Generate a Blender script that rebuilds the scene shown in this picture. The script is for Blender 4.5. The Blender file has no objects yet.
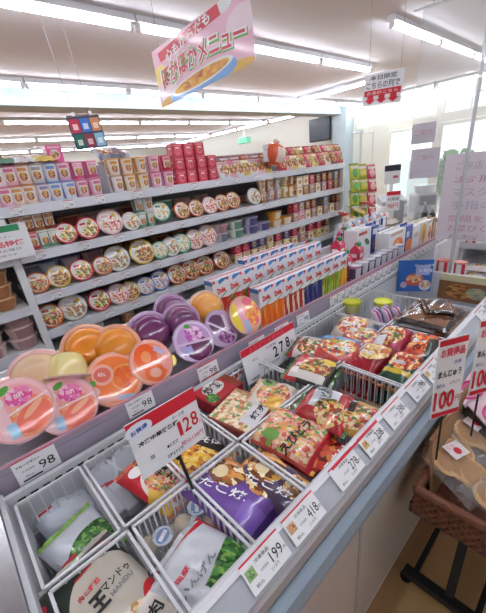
import bpy, math, random
from mathutils import Matrix, Vector, Euler
random.seed(7)
S = bpy.context.scene
COL = S.collection
PI = math.pi
# ------------------------------------------------------------------ camera
FPX, CYP, H = 333.0, 323.0, 1.5
yaw, pit, rol = [math.radians(a) for a in (49.4, -24.6, -6.62)]
fw = Vector((math.cos(pit)*math.cos(yaw), math.cos(pit)*math.sin(yaw), math.sin(pit)))
rt0 = Vector((math.sin(yaw), -math.cos(yaw), 0)); up0 = rt0.cross(fw)
RT = math.cos(rol)*rt0 + math.sin(rol)*up0
UP = -math.sin(rol)*rt0 + math.cos(rol)*up0
EYE = Vector((0, 0, H))
cam = bpy.data.cameras.new('camera'); co = bpy.data.objects.new('camera', cam); COL.objects.link(co)
co.matrix_world = Matrix(((RT.x, UP.x, -fw.x, 0), (RT.y, UP.y, -fw.y, 0), (RT.z, UP.z, -fw.z, H), (0, 0, 0, 1)))
cam.sensor_fit = 'HORIZONTAL'; cam.sensor_width = 36; cam.lens = FPX/486*36
cam.shift_y = (CYP-306.5)/486; cam.clip_start = .02; cam.clip_end = 200
S.camera = co
def ray(x, y): return RT*((x-243)/FPX) - UP*((y-CYP)/FPX) + fw
def onx(x, y, X): d = ray(x, y); return EYE + d*(X/d.x)
def ony(x, y, Y): d = ray(x, y); return EYE + d*(Y/d.y)
def onz(x, y, Z): d = ray(x, y); return EYE + d*((Z-H)/d.z)
def pix(P):
    q = Vector(P)-EYE; d = q.dot(fw)
    return (243+FPX*q.dot(RT)/d, CYP-FPX*q.dot(UP)/d)
def xat(xp, Y, Z):           # the place along a shelf that sits under a column of the photo
    a, b = -3.0, 20.0
    for _ in range(50):
        m = (a+b)/2
        if pix((m, Y, Z))[0] < xp: a = m
        else: b = m
    return a
# ------------------------------------------------------------------ materials
MATS = {}
def hexc(h):
    if not isinstance(h, str): return tuple(h)+(1,)
    h = h.lstrip('#'); v = [int(h[i:i+2], 16)/255 for i in (0, 2, 4)]
    return tuple((c/12.92 if c <= .04045 else ((c+.055)/1.055)**2.4) for c in v)+(1,)
def M(name, col='#ffffff', rough=.5, metal=0, coat=0, trans=0, emit=0, alpha=1, bump=0, bscale=30, ior=1.45, noise=0, nscale=8, sss=0):
    if name in MATS: return MATS[name]
    m = bpy.data.materials.new(name); m.use_nodes = True
    nt = m.node_tree; b = nt.nodes['Principled BSDF']
    b.inputs['Base Color'].default_value = hexc(col); b.inputs['Roughness'].default_value = rough
    b.inputs['Metallic'].default_value = metal; b.inputs['Coat Weight'].default_value = coat
    b.inputs['Coat Roughness'].default_value = .08
    b.inputs['Transmission Weight'].default_value = trans; b.inputs['IOR'].default_value = ior
    b.inputs['Alpha'].default_value = alpha
    if sss:
        b.inputs['Subsurface Weight'].default_value = sss; b.inputs['Subsurface Radius'].default_value = (.03, .02, .01)
    if emit:
        b.inputs['Emission Color'].default_value = hexc(col); b.inputs['Emission Strength'].default_value = emit
    tc = nt.nodes.new('ShaderNodeTexCoord')
    if noise:
        n = nt.nodes.new('ShaderNodeTexNoise'); n.inputs['Scale'].default_value = nscale; n.inputs['Detail'].default_value = 4
        nt.links.new(tc.outputs['Object'], n.inputs['Vector'])
        mx = nt.nodes.new('ShaderNodeMix'); mx.data_type = 'RGBA'; mx.blend_type = 'MULTIPLY'
        mx.inputs[0].default_value = noise; mx.inputs[6].default_value = hexc(col)
        nt.links.new(n.outputs['Color'], mx.inputs[7]); nt.links.new(mx.outputs[2], b.inputs['Base Color'])
    if bump:
        n = nt.nodes.new('ShaderNodeTexNoise'); n.inputs['Scale'].default_value = bscale; n.inputs['Detail'].default_value = 3
        nt.links.new(tc.outputs['Object'], n.inputs['Vector'])
        bp = nt.nodes.new('ShaderNodeBump'); bp.inputs['Strength'].default_value = bump; bp.inputs['Distance'].default_value = .01
        nt.links.new(n.outputs['Fac'], bp.inputs['Height']); nt.links.new(bp.outputs['Normal'], b.inputs['Normal'])
    MATS[name] = m
    return m
FOODK = 1.5
def printed(name, base, zones=(), rough=.35, coat=.3, bump=0, bscale=25, trans=0, alpha=1):
    """a printed surface: zones in UV space over a base colour. zone = (shape, cx, cy, rx, ry, fill[, rot])
    fill = colour, or ('food', [colours], scale)"""
    if name in MATS: return MATS[name]
    m = M(name, base, rough, coat=coat, bump=bump, bscale=bscale, trans=trans, alpha=alpha)
    nt = m.node_tree; b = nt.nodes['Principled BSDF']; N = nt.nodes.new; L = nt.links.new
    uv = N('ShaderNodeUVMap'); cur = None
    for z in zones:
        sh, cx, cy, rx, ry, fill = z[:6]; rot = z[6] if len(z) > 6 else 0
        sub = N('ShaderNodeVectorMath'); sub.operation = 'SUBTRACT'; sub.inputs[1].default_value = (cx, cy, 0)
        L(uv.outputs[0], sub.inputs[0]); v = sub.outputs[0]
        if rot:
            r = N('ShaderNodeVectorRotate'); r.rotation_type = 'Z_AXIS'; r.inputs['Angle'].default_value = -rot
            L(v, r.inputs['Vector']); v = r.outputs[0]
        mul = N('ShaderNodeVectorMath'); mul.operation = 'MULTIPLY'; mul.inputs[1].default_value = (1/rx, 1/ry, 0)
        L(v, mul.inputs[0]); v = mul.outputs[0]
        if sh == 'e':
            ln = N('ShaderNodeVectorMath'); ln.operation = 'LENGTH'; L(v, ln.inputs[0]); d = ln.outputs['Value']
        else:
            ab = N('ShaderNodeVectorMath'); ab.operation = 'ABSOLUTE'; L(v, ab.inputs[0])
            sp = N('ShaderNodeSeparateXYZ'); L(ab.outputs[0], sp.inputs[0])
            mxm = N('ShaderNodeMath'); mxm.operation = 'MAXIMUM'; L(sp.outputs[0], mxm.inputs[0]); L(sp.outputs[1], mxm.inputs[1]); d = mxm.outputs[0]
        lt = N('ShaderNodeMath'); lt.operation = 'LESS_THAN'; lt.inputs[1].default_value = 1; L(d, lt.inputs[0])
        mx = N('ShaderNodeMix'); mx.data_type = 'RGBA'; L(lt.outputs[0], mx.inputs[0])
        if cur: L(cur, mx.inputs[6])
        else: mx.inputs[6].default_value = hexc(base)
        if isinstance(fill, tuple) and fill[0] == 'food':
            vo = N('ShaderNodeTexVoronoi'); vo.inputs['Scale'].default_value = fill[2]
            mp = N('ShaderNodeMapping'); mp.inputs['Scale'].default_value = (1, fill[3] if len(fill) > 3 else 1, 1)
            L(uv.outputs[0], mp.inputs[0]); vo.inputs['Scale'].default_value = fill[2]*FOODK
            nz = N('ShaderNodeTexNoise'); nz.inputs['Scale'].default_value = fill[2]*1.6; nz.inputs['Detail'].default_value = 2
            L(mp.outputs[0], nz.inputs['Vector']); sc = N('ShaderNodeVectorMath'); sc.operation = 'SCALE'; sc.inputs['Scale'].default_value = .9/fill[2]
            L(nz.outputs['Color'], sc.inputs[0]); ad = N('ShaderNodeVectorMath'); L(mp.outputs[0], ad.inputs[0]); L(sc.outputs[0], ad.inputs[1]); L(ad.outputs[0], vo.inputs['Vector'])
            s2 = N('ShaderNodeSeparateColor'); L(vo.outputs['Color'], s2.inputs[0])
            cr = N('ShaderNodeValToRGB'); cr.color_ramp.interpolation = 'CONSTANT'
            cs = fill[1]
            while len(cr.color_ramp.elements) < len(cs): cr.color_ramp.elements.new(.5)
            for i, c in enumerate(cs):
                cr.color_ramp.elements[i].position = i/len(cs); cr.color_ramp.elements[i].color = hexc(c)
            n2 = N('ShaderNodeTexNoise'); n2.inputs['Scale'].default_value = fill[2]*3; n2.inputs['Detail'].default_value = 3; L(mp.outputs[0], n2.inputs['Vector'])
            m2 = N('ShaderNodeMix'); m2.data_type = 'RGBA'; m2.blend_type = 'OVERLAY'; m2.inputs[0].default_value = .75
            L(s2.outputs[0], cr.inputs[0]); L(cr.outputs[0], m2.inputs[6]); L(n2.outputs['Color'], m2.inputs[7]); L(m2.outputs[2], mx.inputs[7])
        else: mx.inputs[7].default_value = hexc(fill)
        cur = mx.outputs[2]
    if cur: L(cur, b.inputs['Base Color'])
    return m
WHITE = M('white_enamel', '#e4e5ea', .35, coat=.2)
SHELFW = M('shelf_white', '#e6e7ea', .45)
BLACK = M('black_metal', '#17181a', .4)
INK = M('black_ink', '#1b1b1f', .6)
RED = M('red_ink', '#cf1f33', .5)
REDL = M('light_red_ink', '#e0566a', .5)
PAPER = M('card_white', '#eeeef2', .5)
GREENI = M('green_ink', '#2c8a57', .5)
BLUEI = M('blue_ink', '#3c62b4', .5)
STEEL = M('brushed_steel', '#b9babd', .25, metal=1)
WIRE = M('white_wire', '#dcdde2', .35, coat=.3)
GREYI = M('grey_ink', '#7d8088', .6)
WHITEI = M('white_ink', '#f6f6f6', .5)
# ------------------------------------------------------------------ mesh builder
_text = {}
def glyphs(s, bold=.0):
    k = (s, bold)
    if k in _text: return _text[k]
    cu = bpy.data.curves.new('t', 'FONT'); cu.body = s; cu.resolution_u = 2; cu.offset = bold
    o = bpy.data.objects.new('t', cu); COL.objects.link(o)
    dg = bpy.context.evaluated_depsgraph_get()
    me = bpy.data.meshes.new_from_object(o.evaluated_get(dg))
    v = [(p.co.x, p.co.y) for p in me.vertices]; f = [tuple(p.vertices) for p in me.polygons]
    bpy.data.objects.remove(o); bpy.data.curves.remove(cu); bpy.data.meshes.remove(me)
    if v:
        x0 = min(a for a, _ in v); x1 = max(a for a, _ in v); y0 = min(b for _, b in v); y1 = max(b for _, b in v)
        v = [((a-(x0+x1)/2)/max(x1-x0, 1e-6), (b-(y0+y1)/2)/max(y1-y0, 1e-6)) for a, b in v]
    _text[k] = (v, f)
    return _text[k]
class MB:
    def __init__(s): s.v = []; s.f = []; s.m = []; s.uv = []; s.mats = []; s.X = Matrix()
    def mi(s, mat):
        if mat not in s.mats: s.mats.append(mat)
        return s.mats.index(mat)
    def add(s, vs, fs, mat, uvs=None):
        n = len(s.v); k = s.mi(mat)
        s.v += [tuple(s.X @ Vector(p)) for p in vs]
        for i, f in enumerate(fs):
            s.f.append(tuple(n+j for j in f)); s.m.append(k)
            s.uv.append([uvs[j] for j in f] if uvs else None)
        return s
    def box(s, x0, x1, y0, y1, z0, z1, mat, bev=0):
        if bev > 0:
            b = min(bev, .45*min(x1-x0, y1-y0, z1-z0)); vs = []; idx = {}
            for i, (x, sx) in enumerate(((x0, 1), (x1, -1))):
                for j, (y, sy) in enumerate(((y0, 1), (y1, -1))):
                    for k, (z, sz) in enumerate(((z0, 1), (z1, -1))):
                        for a in range(3):
                            p = [x+sx*b, y+sy*b, z+sz*b]; p[a] = (x, y, z)[a]
                            idx[(i, j, k, a)] = len(vs); vs.append(p)
            g = lambda i, j, k, a: idx[(i, j, k, a)]
            F = []
            for i in (0, 1):
                q = [g(i, 0, 0, 0), g(i, 1, 0, 0), g(i, 1, 1, 0), g(i, 0, 1, 0)]; F.append(q if i else q[::-1])
                q = [g(0, i, 0, 1), g(0, i, 1, 1), g(1, i, 1, 1), g(1, i, 0, 1)]; F.append(q if i else q[::-1])
                q = [g(0, 0, i, 2), g(1, 0, i, 2), g(1, 1, i, 2), g(0, 1, i, 2)]; F.append(q if i else q[::-1])
            for j in (0, 1):
                for k in (0, 1):
                    q = [g(0, j, k, 1), g(1, j, k, 1), g(1, j, k, 2), g(0, j, k, 2)]; F.append(q if (j+k) % 2 == 0 else q[::-1])
                    q = [g(j, 0, k, 2), g(j, 1, k, 2), g(j, 1, k, 0), g(j, 0, k, 0)]; F.append(q if (j+k) % 2 == 0 else q[::-1])
                    q = [g(j, k, 0, 0), g(j, k, 1, 0), g(j, k, 1, 1), g(j, k, 0, 1)]; F.append(q if (j+k) % 2 == 0 else q[::-1])
            for i in (0, 1):
                for j in (0, 1):
                    for k in (0, 1):
                        q = [g(i, j, k, 0), g(i, j, k, 1), g(i, j, k, 2)]; F.append(q if (i+j+k) % 2 == 0 else q[::-1])
            return s.add(vs, F, mat)
        vs = [(x, y, z) for x in (x0, x1) for y in (y0, y1) for z in (z0, z1)]
        return s.add(vs, [(0, 1, 3, 2), (4, 6, 7, 5), (0, 4, 5, 1), (2, 3, 7, 6), (0, 2, 6, 4), (1, 5, 7, 3)], mat)
    def prism(s, prof, a0, a1, mat, axis='x'):      # profile in the plane across the axis
        n = len(prof); P = []
        for a in (a0, a1):
            for (p, q) in prof: P.append((a, p, q) if axis == 'x' else ((p, a, q) if axis == 'y' else (p, q, a)))
        F = [tuple(range(n))[::-1], tuple(range(n, 2*n))] + [(i, (i+1) % n, n+(i+1) % n, n+i) for i in range(n)]
        return s.add(P, F, mat)
    def quad(s, a, b, c, d, mat): return s.add([a, b, c, d], [(0, 1, 2, 3)], mat, [(0, 0), (1, 0), (1, 1), (0, 1)])
    def lathe(s, prof, mat, n=24, uvm='side', sx=1, sy=1, a0=PI/2):
        vs = []; uv = []; F = []
        k = len(prof); tot = sum(math.dist(prof[i], prof[i+1]) for i in range(k-1)); acc = 0; R = max(p[0] for p in prof)
        for i, (r, z) in enumerate(prof):
            if i: acc += math.dist(prof[i-1], prof[i])
            for j in range(n+1):
                a = 2*PI*j/n + a0
                vs.append((r*math.cos(a)*sx, r*math.sin(a)*sy, z))
                uv.append((j/n, acc/tot) if uvm == 'side' else (.5+.5*r/R*math.cos(a), .5+.5*r/R*math.sin(a)))
        for i in range(k-1):
            for j in range(n):
                F.append((i*(n+1)+j, i*(n+1)+j+1, (i+1)*(n+1)+j+1, (i+1)*(n+1)+j))
        return s.add(vs, F, mat, uv)
    def tube(s, pts, r, mat, n=6):
        pts = [Vector(p) for p in pts]; vs = []; F = []
        for i, p in enumerate(pts):
            t = (pts[min(i+1, len(pts)-1)]-pts[max(i-1, 0)]).normalized()
            a = t.orthogonal().normalized(); b = t.cross(a)
            for j in range(n):
                w = 2*PI*j/n; vs.append(p+a*r*math.cos(w)+b*r*math.sin(w))
        for i in range(len(pts)-1):
            for j in range(n): F.append((i*n+j, i*n+(j+1) % n, (i+1)*n+(j+1) % n, (i+1)*n+j))
        F.append(tuple(range(n))[::-1]); F.append(tuple((len(pts)-1)*n+j for j in range(n)))
        return s.add(vs, F, mat)
    def bar(s, a, b, w, h, mat):            # straight bar of rectangular section
        a, b = Vector(a), Vector(b); t = (b-a).normalized()
        u = t.cross(Vector((0, 0, 1)))
        u = u.normalized() if u.length > 1e-4 else Vector((1, 0, 0)); v = u.cross(t)
        vs = []
        for p in (a, b):
            for (i, j) in ((-1, -1), (1, -1), (1, 1), (-1, 1)): vs.append(p+u*i*w/2+v*j*h/2)
        return s.add(vs, [(3, 2, 1, 0), (4, 5, 6, 7), (0, 1, 5, 4), (1, 2, 6, 5), (2, 3, 7, 6), (3, 0, 4, 7)], mat)
    def text(s, t, cx, cy, w, h, mat, fn, rot=0, bold=.0):
        v, f = glyphs(t, bold); c, q = math.cos(rot), math.sin(rot)
        return s.add([fn(cx+a*w*c-b*h*q, cy+a*w*q+b*h*c) for a, b in v], f, mat)
    def build(s, name, parent=None, smooth=False):
        me = bpy.data.meshes.new(name); me.from_pydata(s.v, [], s.f)
        for m in s.mats: me.materials.append(m)
        me.polygons.foreach_set('material_index', s.m)
        if any(s.uv):
            ul = me.uv_layers.new(name='UVMap'); k = 0; flat = []
            for f, u in zip(s.f, s.uv):
                for i in range(len(f)): flat += (u[i] if u else (0, 0))
            ul.data.foreach_set('uv', flat)
        if smooth:
            me.polygons.foreach_set('use_smooth', [True]*len(me.polygons))
            me.update()
            try: me.set_sharp_from_angle(angle=math.radians(40))
            except Exception: pass
        me.update()
        o = bpy.data.objects.new(name, me); COL.objects.link(o)
        if parent: o.parent = parent
        return o
# ------------------------------------------------------------------ naming
def tag(o, label, cat, group=None):
    o['label'] = label; o['category'] = cat
    if group: o['group'] = group
    return o
def empty(name, mat=None):
    o = bpy.data.objects.new(name, None); o.empty_display_size = .02; COL.objects.link(o)
    if mat is not None: o.matrix_world = mat
    return o
def struct(o): o['kind'] = 'structure'; return o
def dup(root):
    r = root.copy(); COL.objects.link(r)
    for ch in root.children:
        c = ch.copy(); COL.objects.link(c); c.parent = r
        for g in ch.children:
            d = g.copy(); COL.objects.link(d); d.parent = c
    return r
PROTO = {}
def inst(key, builder, mat):
    if key not in PROTO: PROTO[key] = o = builder()
    else: o = dup(PROTO[key])
    o.matrix_world = mat
    return o
ORD = ['', 'first', 'second', 'third', 'fourth', 'fifth', 'sixth', 'seventh', 'eighth', 'ninth', 'tenth', 'eleventh', 'twelfth', 'thirteenth', 'fourteenth', 'fifteenth', 'sixteenth', 'seventeenth', 'eighteenth', 'nineteenth', 'twentieth', 'twenty-first', 'twenty-second', 'twenty-third', 'twenty-fourth', 'twenty-fifth', 'twenty-sixth', 'twenty-seventh', 'twenty-eighth', 'twenty-ninth', 'thirtieth']+['%d-th' % i for i in range(31, 90)]
QUEUE = []
def queue(o, desc, where, cat, group, how='from the left'):
    o['category'] = cat; o['group'] = group
    QUEUE.append((desc, where, how, o)); return o
def finish_labels():
    bpy.context.view_layer.update()
    sets = {}
    for d, w, h, o in QUEUE: sets.setdefault((d, w, h), []).append(o)
    for (d, w, h), os_ in sets.items():
        if h == 'from the left': os_.sort(key=lambda o: pix(o.matrix_world.translation)[0])
        elif h == 'from the near end': os_.sort(key=lambda o: o.matrix_world.translation.x)
        elif h == 'from the bottom': os_.sort(key=lambda o: o.matrix_world.translation.z)
        for i, o in enumerate(os_):
            o['label'] = f'{d} {w}' if len(os_) == 1 else f'{ORD[i+1]} {d} {h} {w}'
def T(x, y, z, rz=0, rx=0, ry=0, s=1): return Matrix.Translation((x, y, z)) @ Euler((rx, ry, rz)).to_matrix().to_4x4() @ Matrix.Scale(s, 4)
def face(loc, nrm, up=(0, 0, 1), s=1):         # local z along nrm, local y towards up
    z = Vector(nrm).normalized(); x = Vector(up).cross(z).normalized(); y = z.cross(x)
    return Matrix.Translation(loc) @ Matrix((x, y, z)).transposed().to_4x4() @ Matrix.Scale(s, 4)
# ================================================================== SETTING
ZC = 2.7
fl = M('floor_vinyl', '#b98d62', .45, coat=.15, noise=.35, nscale=3)
ceil_m = M('ceiling_board', '#d6d6de', .8, noise=.06, nscale=1.5)
wall_m = M('wall_paint', '#dcdcd6', .8)
cream = M('cream_frame', '#e0e3d8', .6)
pale = M('pale_beam', '#b4c4cc', .8)
struct(MB().box(-4.1, 9.0, -4.1, 14.1, -.1, 0, fl).build('floor'))
struct(MB().box(-4.1, 9.1, -4.1, 14.1, ZC, ZC+.1, ceil_m).build('ceiling'))
struct(MB().box(-4.1, -4, -4, 14, 0, ZC, wall_m).build('wall_left'))
struct(MB().box(-4, 9, -4.1, -4, 0, ZC, wall_m).build('wall_near'))
struct(MB().box(-4.1, 9.1, 14, 14.1, 0, ZC, wall_m).build('wall_back'))
w = MB()
w.box(8.95, 9.1, -4, 14, 2.46, ZC, wall_m)                 # head above the glazing
w.box(8.97, 9.08, -4, 5.25, 1.98, 2.1, cream); w.box(8.97, 9.08, 4.3, 5.25, 0, 1.98, cream)
w.box(8.95, 9.1, 5.6, 14, 0, 2.46, wall_m); w.box(8.97, 9.08, -4, 1.2, 0, .35, cream)
struct(w.build('wall_right'))
struct(MB().box(8.6, 9.05, 5.2, 5.6, 0, ZC, pale).build('trim_1'))          # pillar
struct(MB().box(-4, 8.6, 5.35, 5.75, 2.5, ZC, pale).build('trim_2'))      # ceiling beam
# panes
gm = bpy.data.materials.new('window_glass'); gm.use_nodes = True
nt = gm.node_tree; nt.nodes.clear()
o_ = nt.nodes.new('ShaderNodeOutputMaterial'); mixs = nt.nodes.new('ShaderNodeMixShader'); tr = nt.nodes.new('ShaderNodeBsdfTransparent'); gl = nt.nodes.new('ShaderNodeBsdfGlossy')
gl.inputs['Roughness'].default_value = .02; tr.inputs[0].default_value = (.95, .98, .97, 1); mixs.inputs[0].default_value = .08
nt.links.new(tr.outputs[0], mixs.inputs[1]); nt.links.new(gl.outputs[0], mixs.inputs[2]); nt.links.new(mixs.outputs[0], o_.inputs[0])
def pane(i, y0, y1, z0, z1, bars=1):
    f = MB(); t = .05
    f.box(8.96, 9.04, y0, y1, z0, z0+t, cream); f.box(8.96, 9.04, y0, y1, z1-t, z1, cream)
    f.box(8.96, 9.04, y0, y0+t, z0+t, z1-t, cream); f.box(8.96, 9.04, y1-t, y1, z0+t, z1-t, cream)
    for b in range(bars):
        yy = y0+(y1-y0)*(b+1)/(bars+1); f.box(8.97, 9.03, yy-.015, yy+.015, z0+t, z1-t, cream)
    root = struct(f.build('window_%d' % i))
    g = MB().box(8.995, 9.005, y0+t, y1-t, z0+t, z1-t, gm).build('glass_pane', root)
ys = [-3.9, -2.7, -1.5, -.3, .9, 2.0, 3.15, 4.3, 5.2]
n = 1
for a, b in zip(ys, ys[1:]):
    pane(n, a+.03, b-.03, 2.1, 2.46); n += 1
for a, b in zip(ys[:5], ys[1:5]):
    pane(n, a+.03, b-.03, .36, 1.97, 0); n += 1
w = MB()
for a in ys: w.box(8.96, 9.06, a-.03, a+.03, 0, 2.46, cream)
struct(w.build('trim_3'))
for i, (a, b) in enumerate(((.93, 1.97), (2.03, 3.12), (3.18, 4.27))):
    f = MB(); f.box(8.97, 9.03, a, a+.06, .02, 1.97, cream); f.box(8.97, 9.03, b-.06, b, .02, 1.97, cream)
    f.box(8.97, 9.03, a+.06, b-.06, 1.9, 1.97, cream); f.box(8.97, 9.03, a+.06, b-.06, .02, .14, cream)
    d = struct(f.build('door_%d' % (i+1)))
    MB().box(8.995, 9.005, a+.06, b-.06, .14, 1.9, gm).build('glass_pane', d)
    MB().tube([(8.93, a+.12, .9), (8.93, a+.12, 1.2)], .012, STEEL).build('door_handle', d)
# outside
struct(MB().box(9.0, 60, -30, 40, -.12, -.02, M('asphalt', '#b9bcb8', .9, noise=.3, nscale=2)).build('ground'))
leafm = M('hedge_leaf', '#6f9a63', .7, noise=.6, nscale=6)
def hedge(y, r, h, lab):
    m = MB(); rr = random.Random(int(y*10))
    for _ in range(420):
        a = rr.random()*2*PI; z = rr.random()*h; q = r*(1-.5*(z/h)**2)*(.55+.5*rr.random())
        c = Vector((13+math.cos(a)*q, y+math.sin(a)*q*1.3, .02+z)); d = Vector((rr.uniform(-1, 1), rr.uniform(-1, 1), rr.uniform(-1, 1))).normalized()
        e = d.orthogonal().normalized(); s_ = .11
        m.quad(c-e*s_, c+d*s_, c+e*s_, c-d*s_, leafm)
    m.tube([(13, y, 0), (13, y, h*.6)], .05, M('bark', '#6b5a48', .9))
    tag(m.build('hedge_shrub'), lab, 'shrub', 'shrubs outside the shop windows')
hedge(1.9, .6, 1.5, 'green shrub outside, behind the small grey poster beyond the register')
hedge(3.9, .55, 1.3, 'low green shrub outside the glass doors, further from the white hanging sheet')
hedge(-.2, .6, 1.5, 'green shrub outside the window behind the large hanging poster')
# ------------------------------------------------------------------ lamps
tubem = M('fluorescent_tube', '#f4f8ff', .4, emit=34)
def build_lamp():
    r = MB().prism([(-.035, .05), (-.05, 0), (.05, 0), (.035, .05)], -.63, .63, WHITE).build('ceiling_light')
    # hangs under the ceiling, local z = 0 is its lower face
    MB().tube([(-.59, 0, -.03), (.59, 0, -.03)], .016, tubem, 8).build('tube', r)
    for x in (-.605, .605):
        MB().box(x-.016, x+.016, -.022, .022, -.05, 0, WHITE, .003).build('lamp_holder', r)
    return r
def lamp(x, y, rz, where, z=ZC-.05):
    o = inst('lamp', build_lamp, T(x, y, z, rz))
    queue(o, 'tube light', where, 'ceiling light', 'fluorescent tube lights on the ceiling', 'from the near end')
for x in [i*1.275+3.72 for i in range(-5, 2)]: lamp(x, 3.02, 0, 'in the ceiling row past the menu banner')
for x in [i*1.275+2.05 for i in range(-4, 6)]: lamp(x, 4.98, 0, 'in the row along the pale beam')
for x in [i*1.275+2.2 for i in range(-4, 5)]: lamp(x, 7.4, 0, 'in the row behind the pale beam')
for x in [i*1.275+2.0 for i in range(-3, 5)]: lamp(x, 9.7, 0, 'in the row well behind the shelves')
for x in [i*1.275+2.4 for i in range(-3, 5)]: lamp(x, 12.2, 0, 'in the rearmost ceiling row')
for x in [i*1.275+5.9 for i in range(-1, 2)]: lamp(x, 1.95, 0, 'in the short row above the register')
for x in [i*1.275+.2 for i in range(-1, 3)]: lamp(x, .3, 0, 'in the added unseen row above the freezer')  # row added out of view to light the freezer and tray
for x in [i*1.275-1 for i in range(0, 6)]: lamp(x, -2.0, 0, 'in the added unseen row over the near aisle')  # out-of-view row, added to brighten the aisle and floor
for y in (3.7, 4.5): lamp(6.4, y, PI/2, 'in the crosswise row behind the arrow sign')
for y in (1.2, 2.5, 3.8): lamp(8.6, y, PI/2, 'in the crosswise row by the windows')
for y in (6.6, 7.9, 9.2, 10.5, 11.8): lamp(8.0, y, PI/2, 'in the crosswise row over the far aisle')
# world
wd = bpy.data.worlds.new('world'); S.world = wd; wd.use_nodes = True
bg = wd.node_tree.nodes['Background']; bg.inputs[0].default_value = (.86, .95, 1, 1); bg.inputs[1].default_value = 2.6
# wall monitor on the pillar
r = empty('wall_monitor', T(8.55, 5.93, 2.24)); tag(r, 'dark flat screen mounted high beside the pale pillar by the windows', 'monitor')
MB().box(-.04, .04, -.32, .34, -.27, .27, BLACK, .01).build('screen_case', r)
MB().box(-.046, -.04, -.29, .31, -.24, .24, M('dark_screen', '#2c323c', .2)).build('screen', r)
MB().bar((.0, .0, .27), (.0, .0, .46), .04, .04, BLACK).build('mount_arm', r)
tag(MB().box(8.3, 8.5, 8.5, 8.9, 2.25, 2.42, M('exit_green', '#79c7a4', .5), .01).build('exit_sign'), 'small pale green sign box hanging far back under the ceiling', 'sign')
MB().bar((8.4, 8.7, 2.42), (8.4, 8.7, ZC), .02, .02, WHITE).build('sign_hanger', bpy.data.objects['exit_sign'])
# ================================================================== FREEZER
FX0, FX1 = -.09, 2.15
fz = empty('chest_freezer', T(1.0, .55, 0)); tag(fz, 'long white open chest freezer with a grey bumper and sloping price rail', 'freezer')
inv = Matrix.Translation((-1.0, -.55, 0))
def fpart(name, mb, smooth=False): mb.v = [tuple(inv @ Vector(p)) for p in mb.v]; return mb.build(name, fz, smooth)
RX1 = 2.17
railm = M('rail_grey', '#c6c9cf', .35, coat=.3); bump_m = M('bumper_bluegrey', '#93a3b4', .45, noise=.15, nscale=40); band_m = M('rail_band', '#b3b0b4', .5, noise=.3, nscale=25)
fpart('front_rail', MB().prism([(.306, .885), (.297, .889), (.288, .886), (.2955, .8865), (.302, .86)], FX0-.11, RX1, WHITE))
fpart('rail_band', MB().prism([(.306, .845), (.258, .845), (.25, .835), (.25, .806), (.306, .806)], FX0-.11, RX1, band_m))
fpart('sloping_rail', MB().prism([(.2957, .886), (.255, .852), (.262, .846), (.302, .846), (.302, .859)], FX0-.11, RX1, M('rail_slope', '#a9adb6', .35, coat=.3)))
fpart('gap_seal', MB().box(FX0-.11, RX1, .262, .306, .795, .805, M('dark_seal', '#2c3038', .7)))
fpart('bumper', MB().prism([(.306, .794), (.252, .794), (.236, .775), (.232, .74), (.238, .705), (.25, .695), (.306, .695)], FX0-.11, RX1, bump_m))
lowm = M('lower_panel', '#c4bdb9', .3, coat=.3, noise=.12, nscale=4)
lp = MB().box(FX0-.11, RX1, .272, .306, .06, .694, lowm)
fpart('lower_panel', lp)
fpart('panel_seam', MB().box(.56, .575, .2705, .272, .06, .694, M('seam_grey', '#a6a2a4', .5)))
fpart('kick_plate', MB().box(FX0-.11, RX1, .28, .306, 0, .059, WHITE))
innerm = M('freezer_liner', '#c9cbd0', .4)
fpart('freezer_tub', MB().box(FX0, FX1, .3065, .312, .5, .88, innerm).box(FX0, FX1, .3125, .815, .48, .5, innerm).box(FX0-.01, FX0, .3065, .83, .48, .87, innerm).box(FX1, FX1+.018, .3065, .83, .48, .815, innerm).box(FX0, FX1, .816, .83, .48, .86, innerm))
sl = MB(); x = FX0+.02
while x < FX1-.03:
    sl.box(x, x+.017, .8148, .816, .836, .842, BLACK); x += .028
fpart('air_slot_row', sl)
gr = MB(); gr.box(FX0, FX1, .845, .85, .79, .845, M('grill_dark', '#4a4d58', .6)); x = FX0+.005
while x < FX1:
    gr.box(x, x+.004, .834, .844, .80, .845, M('grill_fin', '#a9adbb', .4)); x += .0115
fpart('air_grill', gr)
fpart('end_cap', MB().prism([(.27, .0), (.85, 0), (.85, .86), (.8, .884), (.27, .884)], FX0-.10, FX0-.011, STEEL))
fpart('end_bumper', MB().box(FX0-.17, FX0-.101, .27, .85, .55, .86, M('end_cream', '#cfcfc4', .5), .015))
# ------------------------------------------------------------------ chilled case behind with its tray
case = empty('chilled_display_case', T(1.0, 1.1, 0)); tag(case, 'white chilled display case whose front tray holds jellies and juice cartons', 'display case')
def cpart(name, mb): mb.v = [tuple(Matrix.Translation((-1.0, -1.1, 0)) @ Vector(p)) for p in mb.v]; return mb.build(name, case)
CX0, CX1 = -1.2, 2.78
cpart('cabinet', MB().box(CX0, CX1, .866, 1.32, 0, .82, WHITE))
traym = M('tray_grey', '#b9b4c0', .4)
cpart('tray_floor', MB().box(CX0, CX1, .866, 1.0, .821, .86, traym))
cpart('tray_step', MB().box(CX0, CX1, 1.001, 1.32, .821, .918, traym))
cpart('rear_ledge', MB().box(CX0, CX1, 1.30, 1.32, .919, .96, WHITE))
panm = M('tinted_panel', '#b7adc0', .15, coat=.6, alpha=.8)
cpart('front_panel', MB().box(CX0, CX1, .856, .861, .835, .921, panm))
lip = MB(); lip.box(CX0, CX1, .8535, .8555, .916, .923, M('lip_pink', '#d29cb0', .3)); lip.box(CX0, CX1, .8535, .8555, .835, .84, M('lip_clear', '#d9d7e2', .2))
lip.box(CX0, CX1, .8545, .8555, .895, .897, M('lip_line', '#8e8798', .3))
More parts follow.
